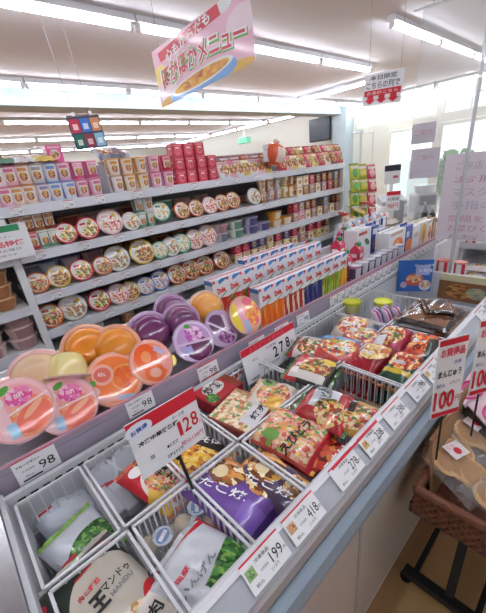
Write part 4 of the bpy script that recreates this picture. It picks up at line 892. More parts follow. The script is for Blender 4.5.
for k, xs in ((1, 14), (2, 14), (3, 14), (4, 9)):
    nm = {1: 'top', 2: 'second', 3: 'third', 4: 'fourth'}[k]
    for i in range(xs):
        x = (UX+.12 if k > 1 else -.05)+i*.2+random.uniform(-.03, .03)
        if x < GX1-.05: queue(inst('tagS', tag_l, T(x, GY-.006, SH[k]-.02, 0, 0)), 'small price tag', f'on the edge of the {nm} noodle shelf', 'price tag', f'price tags on the {nm} noodle shelf')
# --- packs
CC = {'pink': ('#e9b6c8', '#d9789c'), 'peach': ('#ecd2c4', '#d99a62'), 'lavender': ('#cfc8d8', '#9a90b4'), 'blue': ('#dfe4f0', '#7f9cd4'), 'orange': ('#efe2d2', '#dfa040'), 'red': ('#c8354c', '#e07a86'), 'white': ('#e6e4e6', '#c9a9a0'),
      'magenta': ('#d95a8e', '#f0b4cc'), 'grey': ('#cfcdd2', '#a9a6ae'), 'green': ('#6f9a84', '#dfe6dc'), 'dark red': ('#7c3a34', '#c98a5a'), 'yellow': ('#dfc26a', '#f0e8c8'), 'purple': ('#5a5484', '#b0a8c8'), 'brown': ('#a8704a', '#d9b48a'), 'dusky pink': ('#b08a8c', '#d4b8b4'), 'slate': ('#7f8494', '#c4c6d0')}
def cup(c):
    def f():
        a, b_ = CC[c]
        r = MB().lathe([(0, 0), (.027, 0), (.03, .003), (.037, .08), (0, .08)], printed('cup_'+c, a, [('r', .5, .9, .5, .1, '#ece9ea'), ('r', .5, .14, .5, .07, b_), ('r', .5, .52, .12, .2, '#ece6e2'), ('e', .5, .44, .08, .13, ('food', FOOD_NOODLE, 14)), ('r', .5, .64, .09, .05, b_), ('r', 0, .52, .12, .2, '#ece6e2'), ('r', 1, .52, .12, .2, '#ece6e2'), ('r', .25, .5, .06, .25, b_), ('r', .75, .5, .06, .25, b_)], .35, .3), 20).build('noodle_cup', None, True)
        MB().lathe([(.037, .079), (.0395, .080), (.0395, .084), (.037, .0855), (0, .0855)], M('cuplid_'+c, b_, .3, coat=.4), 20, 'top').build('lid', r, True)
        return r
    return f
LIDS = {'orange': ('#c9622c', FOOD_NOODLE), 'red': ('#c4353f', ['#e9d2a0', '#d9b84a', '#4f8a3c', '#c43a2e', '#f0e6d0']), 'yellow': ('#d9b44a', FOOD_BROWN), 'white': ('#dcd8d6', ['#e9dcc8', '#c99a6a', '#b0574a', '#8fae7a', '#f2f0ea']),
        'green': ('#4f9a7c', ['#e9ecd8', '#cfe0c8', '#e0b07a', '#8fae7a', '#f2f0ea']), 'pink': ('#e3b4b8', ['#f0d8d0', '#d98a7a', '#c43a3e', '#f2ece6', '#e0b07a']), 'blue': ('#5a74b4', ['#e9dcc8', '#c9c4d8', '#8f9ed0', '#d9a06a', '#f2f0ea']), 'brown': ('#b5744a', FOOD_BROWN)}
def bowl(c, tilt=True):
    def f():
        a, fd = LIDS[c]
        r = empty('noodle_bowl')
        MB().lathe([(0, -.07), (.045, -.07), (.05, -.066), (.068, -.004), (.0, -.004)], M('bowlbody_'+c, a, .4, coat=.2), 24, 'top').build('bowl', r, True)
        MB().lathe([(.071, -.006), (.073, -.003), (.073, .001), (.070, .003), (.0, .003)], printed('bowllid_'+c, a, [('e', .5, .5, .43, .43, '#e6ded6'), ('e', .55, .42, .36, .32, ('food', fd, 9)), ('e', .36, .72, .2, .12, '#f0ecec'), ('r', .36, .72, .13, .05, a), ('e', .7, .74, .08, .08, '#d9b43a')], .25, .7), 28, 'top').build('lid', r, True)
        return r
    return f
def stackbowl(c):
    def f():
        a, b_ = CC[c]
        r = MB().lathe([(0, 0), (.05, 0), (.054, .004), (.066, .055), (0, .055)], printed('stk_'+c, a, [('r', .25, .5, .14, .22, b_), ('r', .75, .5, .14, .22, b_), ('r', .5, .85, .5, .06, b_)], .4, .2), 22).build('noodle_bowl', None, True)
        MB().lathe([(.066, .054), (.070, .055), (.070, .059), (.067, .061), (0, .061)], M('stklid_'+c, b_, .35, coat=.4), 22, 'top').build('lid', r, True)
        return r
    return f
def pbox(c, w=.07, d=.07, h=.075):
    def f():
        a, b_ = CC[c]; m = MB(); pm = printed('noodlebox_'+c, a, [('e', .5, .45, .32, .3, b_), ('e', .5, .42, .24, .18, ('food', FOOD_NOODLE if c != 'red' else ['#d9566a', '#b02a40', '#e9a0aa'], 8)), ('r', .5, .86, .4, .06, b_), ('r', .5, .68, .22, .04, '#efe9e4')], .35, .3)
        for (p, q) in (((-w/2, -d/2), (w/2, -d/2)), ((w/2, -d/2), (w/2, d/2)), ((w/2, d/2), (-w/2, d/2)), ((-w/2, d/2), (-w/2, -d/2))): m.quad((p[0], p[1], 0), (q[0], q[1], 0), (q[0], q[1], h), (p[0], p[1], h), pm)
        m.quad((-w/2, -d/2, h), (w/2, -d/2, h), (w/2, d/2, h), (-w/2, d/2, h), M('boxtop_'+c, a, .4)); m.quad((-w/2, d/2, 0), (w/2, d/2, 0), (w/2, -d/2, 0), (-w/2, -d/2, 0), pm)
        r = m.build('noodle_box'); MB().box(-w/2+.004, w/2-.004, -.006, .006, h+.0003, h+.0016, M('boxtape_'+c, b_, .4)).build('top_flap', r)
        return r
    return f
def pouch(c):
    def f():
        a, b_ = CC[c]
        return bag('noodle_pouch', .10, .12, .024, printed('pouch_'+c, a, [('e', .5, .42, .38, .3, ('food', FOOD_NOODLE, 7)), ('r', .5, .82, .4, .1, b_)], .3, .5, .15), [], None, len(c), 4, .15, 8)
    return f
SHN = {1: 'top noodle shelf', 2: 'second noodle shelf', 3: 'third noodle shelf', 4: 'fourth noodle shelf', 5: 'lowest noodle shelf'}
BLD = {'cup': (cup, 'noodle cup', .0865), 'stack': (stackbowl, 'stacked noodle bowl', .0622), 'box': (pbox, 'noodle box', .0775)}
def put_pack(kind, c, x, y, z, k, where, grp):
    fn, nm, h = BLD[kind]
    o = inst((kind, c), fn(c), T(x, y, z, random.uniform(-.2, .2) if kind != 'box' else random.uniform(-.05, .05)))
    w_ = where.split(' ')
    queue(o, f'{w_[0]} {c} {nm}', (w_[1]+' ' if len(w_) > 1 and w_[1] else '')+f'on the {SHN[k]}', {'cup': 'noodle cup', 'stack': 'noodle bowl', 'box': 'noodle box'}[kind], grp)
LV = ['bottom-layer', 'second-layer', 'third-layer', 'fourth-layer']
def columns(k, kind, items, y=1.975, grp=None, px_=True, where=''):
    for it in items:
        xp, cs = it[0], it[1:]
        x = xat(xp, y, SH[k]+.04) if px_ else xp
        for l, c in enumerate(cs):
            put_pack(kind, c, x, y, SH[k]+.0015+l*BLD[kind][2], k, LV[l]+where, grp or f'packs on the {SHN[k]}')
columns(1, 'cup', [(-8, 'pink', 'green'), (5, 'pink', 'white'), (17, 'peach', 'pink'), (30, 'peach', 'peach'), (43, 'lavender', 'grey'), (56, 'blue', 'blue'), (69, 'blue', 'pink'), (82, 'pink', 'magenta'), (95, 'pink', 'magenta'), (117, 'white', 'orange'), (130, 'orange', 'orange'), (143, 'orange', 'orange'), (156, 'pink', 'pink'), (168, 'pink', 'red')])
columns(1, 'box', [(179, 'red', 'red', 'red'), (189.5, 'red', 'red', 'red'), (200, 'red', 'red', 'red'), (210.5, 'red', 'red')], where='')
columns(1, 'cup', [(20, 'grey', 'grey'), (50, 'white', 'white'), (80, 'lavender', 'pink'), (110, 'grey', 'white'), (140, 'white', 'orange'), (165, 'pink', 'red')], y=2.15, where=' behind')
MB_ = gpart('shelf_divider', MB().box(xat(106, 1.98, 1.5)-.004, xat(106, 1.98, 1.5)+.004, 1.93, 2.3, 1.456, 1.60, M('acrylic_divider', '#d6d8de', .1, alpha=.5, coat=.5)))
def bagrow(k, xs, y, z, where, lean=1.15):
    for xp, c in xs:
        x = xat(xp, y, z); o = inst(('pouch', c), pouch(c), T(x, y, z+.055, random.uniform(-.15, .15), lean)); queue(o, f'{c} pouch', f'{where} on the {SHN[k]}', 'noodle pouch', f'pouches on the {SHN[k]}')
bagrow(1, [(224, 'white'), (231, 'pink'), (238, 'white'), (245, 'yellow'), (252, 'white'), (259, 'pink'), (266, 'yellow')], 1.97, SH[1], 'standing in front')
bagrow(1, [(226, 'slate'), (236, 'slate'), (246, 'dark red'), (256, 'slate'), (265, 'brown')], 2.12, SH[1]+.03, 'standing behind')
bagrow(1, [(281, 'red'), (287, 'pink'), (293, 'yellow'), (300, 'orange'), (307, 'red'), (314, 'yellow'), (320, 'red'), (326, 'orange'), (332, 'dark red'), (338, 'red')], 1.98, SH[1], 'in the far-end front')
bagrow(1, [(284, 'orange'), (292, 'red'), (300, 'yellow'), (308, 'red'), (316, 'dark red'), (324, 'red'), (331, 'orange'), (337, 'brown')], 2.06, SH[1]+.06, 'in the far-end back')
# pieces lying on top of the cups at the left
p = ony(30, 163, 1.98)
for (a, b_, c, lab) in ((2, 160, 'green', 'green noodle pouch lying on the cups at the left edge'), (22, 162, 'white', 'white noodle pouch lying on the cups right of the green one'), (42, 160, 'yellow', 'pale yellow noodle pouch lying on the cups at the left')):
    q = ony(a, b_, 1.98); tag(inst(('pouch', c), pouch(c), T(q.x, 1.99, SH[1]+.19, .2, .15)), lab, 'noodle pouch', 'pouches lying on cups')
q = ony(56, 160, 1.98); tag(inst(('box', 'magenta'), pbox('magenta'), T(q.x, 2.0, SH[1]+.176)), 'magenta box standing on top of the blue cups', 'noodle box')
for i, xp in enumerate((104, 112, 120)):
    x = xat(xp, 2.1, 1.62); tag(inst(('pouch', 'slate'), pouch('slate'), T(x, 2.08, SH[1]+.205, .3*i, .5)), f'dark grey pouch on the cups below the colour card sign, {ORD[i+1]} from the left', 'noodle pouch', 'pouches lying on cups')
# big orange bag with a hanging card
obm = M('pumpkin_orange', '#e0552a', .3, coat=.5)
q = ony(274, 154, 1.9); r = MB().lathe([(0, -.075), (.04, -.07), (.075, -.03), (.08, .01), (.062, .05), (.02, .07), (.012, .09), (0, .09)], printed('orange_bag', '#dd5a2c', [('r', .5, .45, .14, .2, '#e8d4c4'), ('r', .1, .3, .1, .12, '#8a2a1c'), ('r', .85, .6, .08, .2, '#f0a050')], .3, .5, .3), 20).build('orange_bag', None, True)
r.matrix_world = T(q.x, q.y, q.z, .4, .2, .2, 1.1); tag(r, 'large round orange bag hanging over the edge of the top noodle shelf', 'snack bag'); MB().lathe([(.02, .072), (.024, .08), (.02, .088)], M('tie', '#e9e2d8', .5), 12).build('tie', r)
q = ony(265, 153, 1.9); r = MB().box(-.035, .035, -.001, .001, -.06, .05, M('card_grey', '#cfd3da', .5)).text('おすすめ', 0, .02, .05, .014, GREYI, lambda x, y: (x, -.002, y)).build('shelf_card'); r.matrix_world = T(q.x, 1.888, q.z, .1); tag(r, 'small pale card standing in front of the large orange bag', 'card')
# shelf 2
def tb(k, xp, yp, rpx, c, desc, y=1.95, nrm=(-.12, -.93, .34)):
    p = ony(xp, yp, y); d = (p-EYE).dot(fw); R_ = rpx*d/FPX; p.z = max(p.z, SH[k]+R_*.955+.002)
    o = inst(('bowl', c), bowl(c), face(p, nrm, (random.uniform(-.12, .12), 0, 1), R_/.073)); queue(o, f'{c} rimmed noodle bowl', f'tilted forward on the {SHN[k]}', 'noodle bowl', f'tilted bowls on the {SHN[k]}')
for xp, yp, rp, c in ((66, 233, 10.5, 'red'), (88, 229, 11, 'red'), (111, 226, 12.5, 'pink'), (131, 221, 9, 'white'), (161, 211, 10, 'green'), (182, 210, 8.5, 'orange'), (196, 208, 8.5, 'orange'), (210, 206, 8.5, 'pink'), (222, 203, 8.5, 'orange'), (233, 200, 8.5, 'orange'), (254, 196, 8, 'white')): tb(2, xp, yp, rp, c, '')
columns(2, 'cup', [(23, 'dark red', 'dark red'), (33, 'red', 'dark red'), (43, 'green', 'brown'), (53, 'green', 'dark red')], y=1.99)
columns(2, 'cup', [(141, 'green', 'green'), (150, 'green', 'white'), (262, 'brown', 'orange'), (270, 'dusky pink', 'orange'), (277, 'dusky pink', 'grey'), (284, 'yellow', 'yellow'), (290, 'orange', 'brown')], y=1.98)
columns(2, 'box', [(297, 'orange', 'orange'), (303, 'brown', 'orange'), (309, 'dusky pink', 'red'), (315, 'orange', 'dark red'), (321, 'dusky pink', 'dark red'), (327, 'red', 'dark red'), (333, 'brown', 'slate'), (338, 'dusky pink', 'brown')], y=1.97)
columns(2, 'stack', [(72, 'dark red', 'dark red'), (92, 'dark red', 'dusky pink'), (112, 'dusky pink', 'dusky pink'), (128, 'dusky pink', 'dark red'), (165, 'green', 'green'), (183, 'dusky pink', 'dusky pink'), (200, 'dusky pink', 'dusky pink'), (215, 'dusky pink'), (232, 'slate'), (246, 'dark red')], y=2.17, where=' behind')
# shelf 3
for xp, yp, rp, c in ((41, 292, 10.5, 'orange'), (61, 283, 11, 'yellow'), (83, 275, 11, 'red'), (104, 271, 9.5, 'orange'), (118, 262, 12.5, 'white'), (143, 256, 12.5, 'yellow'), (160, 250, 9, 'green'), (171, 247, 9.5, 'white'), (182, 244, 10, 'green'), (195, 240, 10, 'pink'), (208, 238, 10.5, 'pink')): tb(3, xp, yp, rp, c, '')
columns(3, 'stack', [(33, 'slate', 'slate'), (50, 'slate', 'blue'), (72, 'white', 'lavender'), (95, 'dusky pink', 'dusky pink'), (115, 'dark red', 'dark red'), (135, 'slate', 'dark red'), (160, 'green', 'dark red'), (180, 'dark red', 'dark red')], y=2.13, where=' behind')
columns(3, 'stack', [(220, 'slate', 'dusky pink'), (235, 'green', 'green'), (250, 'purple', 'purple'), (262, 'purple'), (274, 'orange', 'orange'), (284, 'orange')], y=1.99)
columns(3, 'box', [(293, 'dusky pink', 'red'), (299, 'pink', 'dusky pink'), (305, 'orange', 'dark red'), (311, 'dusky pink', 'dark red'), (317, 'orange'), (323, 'dusky pink', 'slate'), (329, 'orange'), (335, 'dusky pink', 'dark red')], y=1.97)
# shelf 4
for xp, yp, rp, c in ((52, 320, 12, 'orange'), (75, 313, 13, 'white'), (100, 302, 11, 'red'), (119, 296, 10.5, 'pink'), (131, 293, 9.5, 'yellow'), (147, 290, 9.5, 'blue'), (161, 285, 10, 'blue'), (178, 280, 10.5, 'orange'), (192, 277, 10.5, 'orange'), (206, 273, 10, 'orange'), (222, 262, 9.5, 'orange')): tb(4, xp, yp, rp, c, '')
columns(4, 'box', [(236, 'orange', 'red'), (244, 'orange', 'red'), (252, 'yellow', 'purple'), (260, 'orange', 'purple'), (268, 'yellow', 'orange'), (276, 'orange', 'red'), (284, 'yellow', 'purple'), (292, 'orange', 'red'), (300, 'dusky pink', 'orange'), (308, 'orange', 'red'), (316, 'yellow', 'red'), (324, 'orange', 'dark red')], y=1.97)
columns(4, 'stack', [(60, 'slate'), (85, 'dusky pink'), (110, 'slate'), (135, 'slate'), (165, 'dark red'), (195, 'dark red')], y=2.15, where=' behind')
columns(5, 'box', [(70, 'red'), (85, 'red'), (100, 'green', 'white'), (112, 'white'), (130, 'dark red', 'brown'), (150, 'dark red'), (165, 'dusky pink', 'red'), (178, 'green', 'dusky pink'), (190, 'slate')], y=1.99)
# left bay: stacked bowls
SH[6] = .992; SH[7] = .77; SHN[6] = 'upper left-bay shelf'; SHN[7] = 'lower left-bay shelf'
columns(6, 'stack', [(.15, 'brown', 'brown', 'brown'), (.0, 'brown', 'brown', 'brown'), (-.15, 'brown', 'brown', 'brown')], y=1.985, px_=False)
columns(7, 'stack', [(.175, 'dusky pink', 'dusky pink', 'dusky pink'), (.03, 'dusky pink', 'dusky pink', 'dusky pink'), (-.12, 'dusky pink', 'dusky pink', 'dusky pink')], y=1.985, px_=False)
# ================================================================== FAR END OF THE FREEZER
blue = printed('blue_board', '#2f62ae', [('e', .5, .38, .26, .2, '#c65a48'), ('e', .5, .43, .23, .14, ('food', ['#d9a070', '#c65a48', '#e9d8c0'], 7)), ('e', .82, .2, .17, .17, '#d9d3cc'), ('e', .82, .24, .14, .11, ('food', ['#e0b890', '#cf8a6a', '#efe6da'], 8)), ('e', .2, .22, .1, .1, '#b9a8b4'), ('r', .72, .68, .2, .15, '#aab0dc')], .4, .2)
def yzq(m, X, y0, y1, z0, z1, mat): m.quad((X, y0, z0), (X, y1, z0), (X, y1, z1), (X, y0, z1), mat)
A_, B_ = Vector((1.935, .806, 0)), Vector((2.03, .648, 0)); wd_ = (B_-A_).length
m = MB(); m.box(-wd_/2, wd_/2, 0, .006, .735, .925, M('board_edge', '#2a5596', .5)); m.quad((-wd_/2, -.001, .735), (wd_/2, -.001, .735), (wd_/2, -.001, .925), (-wd_/2, -.001, .925), blue)
m.text('おいしい冷凍', .045, .895, .1, .014, WHITEI, lambda x, y: (x, -.002, y)); m.text('お買得', .055, .862, .07, .02, WHITEI, lambda x, y: (x, -.002, y))
o = m.build('menu_board'); o.matrix_world = T((A_.x+B_.x)/2, (A_.y+B_.y)/2, 0, math.atan2(B_.y-A_.y, B_.x-A_.x)); tag(o, 'blue food poster board with red and white bowls, at the far end of the freezer', 'poster')
m = MB(); m.box(2.142, 2.148, .66, .80, .62, .732, M('info_white', '#cdd0d8', .5)); m.text('冷凍食品', 0, .695, .07, .014, BLUEI, lambda x, y: (2.1408, .72-x, y)); tag(m.build('info_plate'), 'white plate with small blue writing under the blue food poster', 'sign')
pb = printed('photo_board', '#8a5a3a', [('e', .35, .5, .22, .4, ('food', ['#b5743a', '#7c4a26', '#c98f4e'], 7)), ('e', .65, .5, .18, .3, ('food', ['#a9a894', '#8f9a7a', '#c4b088'], 6)), ('r', .9, .5, .12, .5, '#6d4a38')], .4, .3)
m = MB(); m.box(2.142, 2.148, .33, .64, .66, .775, M('photo_edge', '#5a4030', .5)); m.quad((2.1412, .64, .66), (2.1412, .33, .66), (2.1412, .33, .775), (2.1412, .64, .775), pb)
tag(m.build('photo_board'), 'brown board with photographs of baked food, under the yellowish strip', 'poster')
m = MB(); m.box(2.14, 2.148, .30, .64, .777, .815, M('strip_yellow', '#cfc7a0', .5)); tag(m.build('yellow_strip'), 'pale yellow strip along the top of the brown food photo board', 'sign strip')
# snack shelf beyond the freezer
sn = empty('snack_shelf', T(2.66, .33, 0)); tag(sn, 'low white shelf unit of snacks beyond the far end of the freezer', 'shelving')
for nm, bx in (('side_panel', (-.42, -.40, -.6, .4, 0, .715)), ('side_panel', (.4, .42, -.6, .4, 0, .95)), ('back_panel', (-.4, .4, .38, .4, 0, .95)), ('shelf', (-.4, .4, -.6, .38, .68, .71)), ('shelf', (-.4, .4, -.6, .38, .45, .48)), ('shelf', (-.4, .4, -.6, .38, .05, .08))):
    MB().box(*bx, SHELFW).build(nm, sn)
MB().box(-.43, -.421, -.6, .4, .67, .72, M('price_rail', '#d3d6dd')).build('price_rail', sn)
MB().box(.05, .4, -.6, .38, .84, .86, SHELFW).build('shelf', sn); MB().box(.04, .05, -.6, .38, .835, .875, M('price_rail', '#d3d6dd')).build('price_rail', sn)
for y_ in (-.59, .36): MB().box(.06, .08, y_, y_+.015, .711, .839, SHELFW).build('shelf_post', sn)
rr = random.Random(5)
def snackbag(c): return lambda: bag('snack_bag', .15, .13, .03, printed('snk_'+c, {'white': '#dcd8d6', 'purple': '#4a4690', 'red': '#c4303c', 'cream': '#dfd2b0'}[c], [('e', .5, .5, .3, .3, ('food', FOOD_BROWN, 6)), ('r', .5, .1, .5, .06, '#7a2a30')], .25, .6, .2), [], None, len(c)+80, 4, .2, 10)
for i in range(15):
    c = ('white', 'purple', 'cream', 'red', 'white')[i % 5]
    x, y = (2.37, 2.54, 2.86)[i//5], -.12+.165*(i % 5)
    queue(inst(('snk', c), snackbag(c), T(x, y, (.735 if i < 10 else .885)+.012*(i % 2), PI/2+rr.uniform(-.2, .2), .1)), f'{c} snack bag', 'on the far snack shelf', 'snack bag', 'snack bags on the far snack shelf')
def canister():
    r = MB().lathe([(0, 0), (.04, 0), (.04, .16), (0, .16)], printed('canister', '#dfdcdc', [('r', .12, .5, .05, .5, '#cc2d3a'), ('r', .37, .5, .05, .5, '#cc2d3a'), ('r', .62, .5, .05, .5, '#cc2d3a'), ('r', .87, .5, .05, .5, '#cc2d3a'), ('r', .5, .95, .5, .06, '#d98a80')], .3, .3), 20).build('striped_canister', None, True)
    MB().lathe([(.042, .158), (.042, .17), (0, .172)], M('can_lid', '#d98a80', .4), 20, 'top').build('lid', r, True); return r
for i, (x, y) in enumerate(((2.30, .68), (2.29, .58), (2.76, .66))):
    tag(inst('can', canister, T(x, y, .7115 if x < 2.5 else .8615, 0, 0, 0, .85)), ['red and white striped canister on the snack shelf, nearest the juice rail', 'red and white striped canister on the snack shelf, right of the nearest one', 'red and white striped canister on the snack shelf, behind the others'][i], 'canister', 'striped canisters')
# hanging sheet with posters and its rod
shm = M('vinyl_sheet', '#e6e8ea', .1, alpha=.22, coat=.6)
r = MB().box(2.42, 2.423, -.05, 1.0, 1.12, 2.2, shm).build('vinyl_sheet'); tag(r, 'clear vinyl sheet hanging in front of the register behind the large white poster', 'screen')
MB().tube([(2.42, -.1, 2.2), (2.42, 1.05, 2.2)], .008, WHITE).build('rod', r)
for y in (0, .95): MB().tube([(2.42, y, 2.2), (2.42, y, ZC)], .002, GREYI).build('hanging_wire', r)
m = MB(); m.box(2.4145, 2.4195, .28, .785, .955, 1.452, M('poster_pinkwhite', '#e4dce4', .5)); f_ = lambda x, y: (2.4135, .53-x, y)
GP = M('faded_pink_ink', '#c99ab0', .6); GG = M('faded_grey_ink', '#b9b6c4', .6)
for (s, yy, h_, mt) in (('ご来店のお客様へ', 1.385, .045, GG), ('お願い', 1.31, .04, GP), ('マスクの着用', 1.24, .05, GG), ('手指の消毒', 1.165, .05, GG), ('間隔をあけて', 1.085, .04, GP), ('お並びください', 1.03, .04, GP), ('店長', .975, .03, GG)): m.text(s, 0, yy, .38, h_, mt, f_)
tag(m.build('hanging_poster'), 'large pinkish white notice poster hanging at the right above the snack shelf', 'poster')
r = MB().tube([(2.36, .655, .7105), (2.36, .655, 2.695)], .011, M('clear_rod', '#cfd2d8', .15, coat=.6, alpha=.8), 10).build('clear_pole'); tag(r, 'thin pale upright pole crossing in front of the notice poster', 'pole'); MB().lathe([(.0, .0), (.03, 0), (.03, .012), (0, .014)], WHITE, 16).build('pole_foot', r); r.children[0].location = (2.36, .655, .7105)
for (y0, y1, z0, z1, lab) in ((.82, .99, 1.33, 1.5, 'small grey notice low on the vinyl sheet, left of the large poster'), (.86, 1.0, 1.53, 1.64, 'small notice with faint red writing at the top left of the vinyl sheet')):
    m = MB(); m.box(2.4165, 2.4195, y0, y1, z0, z1, M('notice_grey', '#cfcad3', .5)); m.text('ご案内', 0, z1-.05, .1, .03, GP, lambda x, y: (2.4155, (y0+y1)/2-x, y)); m.text('お並びください', 0, z0+.04, .12, .02, GG, lambda x, y: (2.4155, (y0+y1)/2-x, y)); tag(m.build('hanging_notice'), lab, 'notice', 'small notices on the vinyl sheet')
# register counter
CT = .75
r = empty('register_counter', T(4.55, 1.5, 0)); tag(r, 'pale register counter beyond the juice cartons', 'counter')
MB().box(-.75, .75, -.9, .8, 0, CT-.04, M('counter_body', '#d8d4cc', .5)).build('cabinet', r); MB().box(-.8, .8, -.95, .85, CT-.039, CT, M('counter_top', '#cfc8bc', .4)).build('counter_top', r)
r = empty('cash_register', T(4.5, 2.04, CT+.001, -.9)); tag(r, 'white cash register with a dark topped customer display on the counter', 'cash register')
rb_ = M('register_body', '#dcdcdc', .4)
MB().box(-.17, .17, -.18, .18, 0, .14, rb_, .015).build('cash_drawer', r); MB().prism([(-.16, .141), (.16, .141), (.16, .25), (-.16, .19)], -.15, .15, M('register_keys', '#a9abb2', .5)).build('keypad', r)
MB().tube([(0, .08, .2), (0, .08, .42)], .025, rb_).build('neck', r); MB().box(-.1, .1, .05, .1, .38, .61, rb_, .012).build('display_case', r); MB().box(-.095, .095, .045, .0495, .535, .602, M('dark_screen', '#2c323c')).build('display', r); MB().box(.01, .07, .046, .0495, .45, .48, M('key_red', '#b0455a', .5)).build('indicator', r)
r = empty('drink_machine', T(4.25, 1.56, CT+.001, -.9)); tag(r, 'grey white drink machine on the counter right of the cash register', 'machine')
MB().box(-.12, .12, -.12, .14, 0, .3, M('machine_grey', '#c9cbc9', .4), .02).build('machine_body', r); MB().box(-.08, .08, -.18, -.121, .18, .28, M('machine_dark', '#54585a', .4), .01).build('nozzle_head', r); MB().box(-.1, .1, -.22, -.121, 0, .03, BLACK).build('drip_tray', r); MB().lathe([(0, .301), (.09, .301), (.11, .38), (0, .38)], M('hopper', '#d9dedb', .3, coat=.5), 20).build('hopper', r)
r = MB().lathe([(0, 0), (.05, 0), (.055, .02), (.055, .2), (.03, .25), (0, .26)], M('kettle_grey', '#8f9496', .4), 20).build('drink_dispenser', None, True); r.matrix_world = T(4.02, 1.73, CT+.001); MB().tube([(.05, 0, .05), (.09, 0, .06), (.09, 0, .2), (.05, 0, .21)], .008, BLACK).build('handle', r); tag(r, 'grey jug shaped dispenser between the cash register and the drink machine', 'dispenser')
for i, (y, h_) in enumerate(((1.42, .2), (1.34, .16))):
    r = MB().lathe([(0, 0), (.03, 0), (.032, h_*.7), (.013, h_*.85), (.013, h_), (0, h_)], M('bottle_black', '#2a2c2c', .3), 16).build('pump_bottle', None, True); r.matrix_world = T(3.95, y, CT+.001); MB().tube([(0, 0, h_), (0, 0, h_+.03), (-.04, 0, h_+.03)], .006, WHITE).build('pump', r); tag(r, ['taller', 'shorter'][i]+' dark pump bottle at the right end of the register counter', 'bottle', 'dark pump bottles')
for i, (y, dz, rz) in enumerate(((1.93, 0, .2), (1.78, 0.0, -.1), (1.86, .06, .5))):
    o = bag('bread_bag', .2, .16, .05, printed('bread_print', '#e6dfd4', [('r', .5, .5, .3, .12, '#cf5a48', .3), ('e', .2, .5, .14, .3, '#d9b48a')], .25, .6, .2), [], None, 90+i, 4, .2, 10); o.matrix_world = T(3.87, y, CT+.026+dz, rz-PI/2, 0); tag(o, ['white bread bag with red print, the left one lying on the counter front', 'white bread bag with red print, the right one lying on the counter front', 'white bread bag with red print topmost on the counter pile'][i], 'bread bag', 'bread bags on the counter')
m = MB(); m.box(-.07, .07, -.002, .002, 0, .2, PAPER); m.quad((-.07, -.003, .16), (.07, -.003, .16), (.07, -.003, .2), (-.07, -.003, .2), RED); f2 = lambda x, y: (x, -.004, y); m.text('お買得', 0, .12, .11, .03, INK, f2); m.text('98円', 0, .05, .11, .055, RED, f2)
r = m.build('price_card'); q = onx(393, 201, 3.80); r.matrix_world = T(3.80, q.y, q.z-.1, -.9); tag(r, 'white and red price card standing above the bread bags at the register', 'price card'); MB().tube([(0, .006, -.14), (0, .006, .02)], .004, WHITE).build('stick', r)
# snack rack at the end of the noodle shelves
r = empty('clip_strip_rack', T(3.38, 1.86, 0)); tag(r, 'tall wire rack of hanging snack packs at the far end of the noodle shelves', 'rack')
MB().box(-.16, .16, -.16, .16, 0, .03, BLACK).build('base', r); MB().tube([(0, .02, .03), (0, .02, 1.72)], .012, WIRE).build('post', r); MB().tube([(-.2, .0, 1.7), (.2, -.0, 1.7)], .006, WIRE).build('top_bar', r); MB().tube([(-.2, .0, 1.7), (-.2, .0, .9)], .004, WIRE).build('side_wire', r); MB().tube([(.2, .0, 1.7), (.2, .0, .9)], .004, WIRE).build('side_wire', r)
for xp, c in ((354, 'yellow'), (362, 'green'), (371, 'red')):
    for j in range(6):
        cc = {'yellow': ('#c9c23a', '#4a9a3c'), 'green': ('#8fae3c', '#c9b83a'), 'red': ('#c43a48', '#e9b4b8')}[c]
        q = ony(xp, 172+j*13, 1.74); o = inst(('rackbag', c), lambda c=c, cc=cc: bag('snack_pack', .10, .125, .022, printed('rack_'+c, cc[0], [('e', .5, .4, .3, .3, cc[1]), ('r', .5, .8, .4, .1, '#efe8e0')], .3, .5, .2), [], None, 95, 4, .2, 8), T(q.x, q.y-.01*(j % 2), q.z, -.5, 1.35)); queue(o, f'{c} snack pack', 'in its column of the end rack', 'snack pack', 'snack packs on the end rack', 'from the bottom')
for i in range(5):
    q = ony(350+i*4, 240+(i % 2)*5, 1.66); c = ('orange', 'red', 'yellow')[i % 3]; o = inst(('pouch', c), pouch(c), T(q.x, q.y+.1*(i % 2), .99+.02*i, .3*i, .4)); queue(o, f'{c} noodle pouch', 'heaped below the snack rack', 'noodle pouch', 'pouches below the snack rack')
r = empty('dump_bin', T(2.98, 1.62, 0)); tag(r, 'low white bin holding orange and red packs below the snack rack', 'bin'); MB().box(-.22, .2, -.12, .12, 0, .9, SHELFW).build('bin_body', r); MB().box(-.23, .21, -.13, .13, .901, .95, M('bin_rim', '#d0d2d6', .4)).build('bin_rim', r)
# ================================================================== CART WITH PACKETS
ct = empty('folding_display_cart', T(1.15, 0, 0)); tag(ct, 'black metal folding cart base standing on the brown floor beside the freezer', 'cart')
def kpart(name, mb): mb.v = [(x-1.15, y, z) for x, y, z in mb.v]; return mb.build(name, ct)
kpart('base_bar', MB().bar((.872, .235, .045), (.872, -.32, .045), .035, .03, BLACK)); kpart('base_bar', MB().bar((1.5, .235, .045), (1.5, -.32, .045), .035, .03, BLACK))
for y in (.2, -.0, -.28): kpart('long_bar', MB().bar((.89, y, .045), (1.482, y, .045), .018, .018, BLACK))
for x, y in ((.872, .225), (.872, -.31), (1.5, .225), (1.5, -.31)): kpart('foot', MB().lathe([(0, 0), (.02, 0), (.022, .012), (.016, .029), (0, .029)], M('rubber', '#101011', .8), 14)); o = ct.children[-1]; 
for o, (x, y) in zip([c for c in ct.children if c.name.startswith('foot')], ((.872, .225), (.872, -.31), (1.5, .225), (1.5, -.31))): o.location = (x, y, 0)
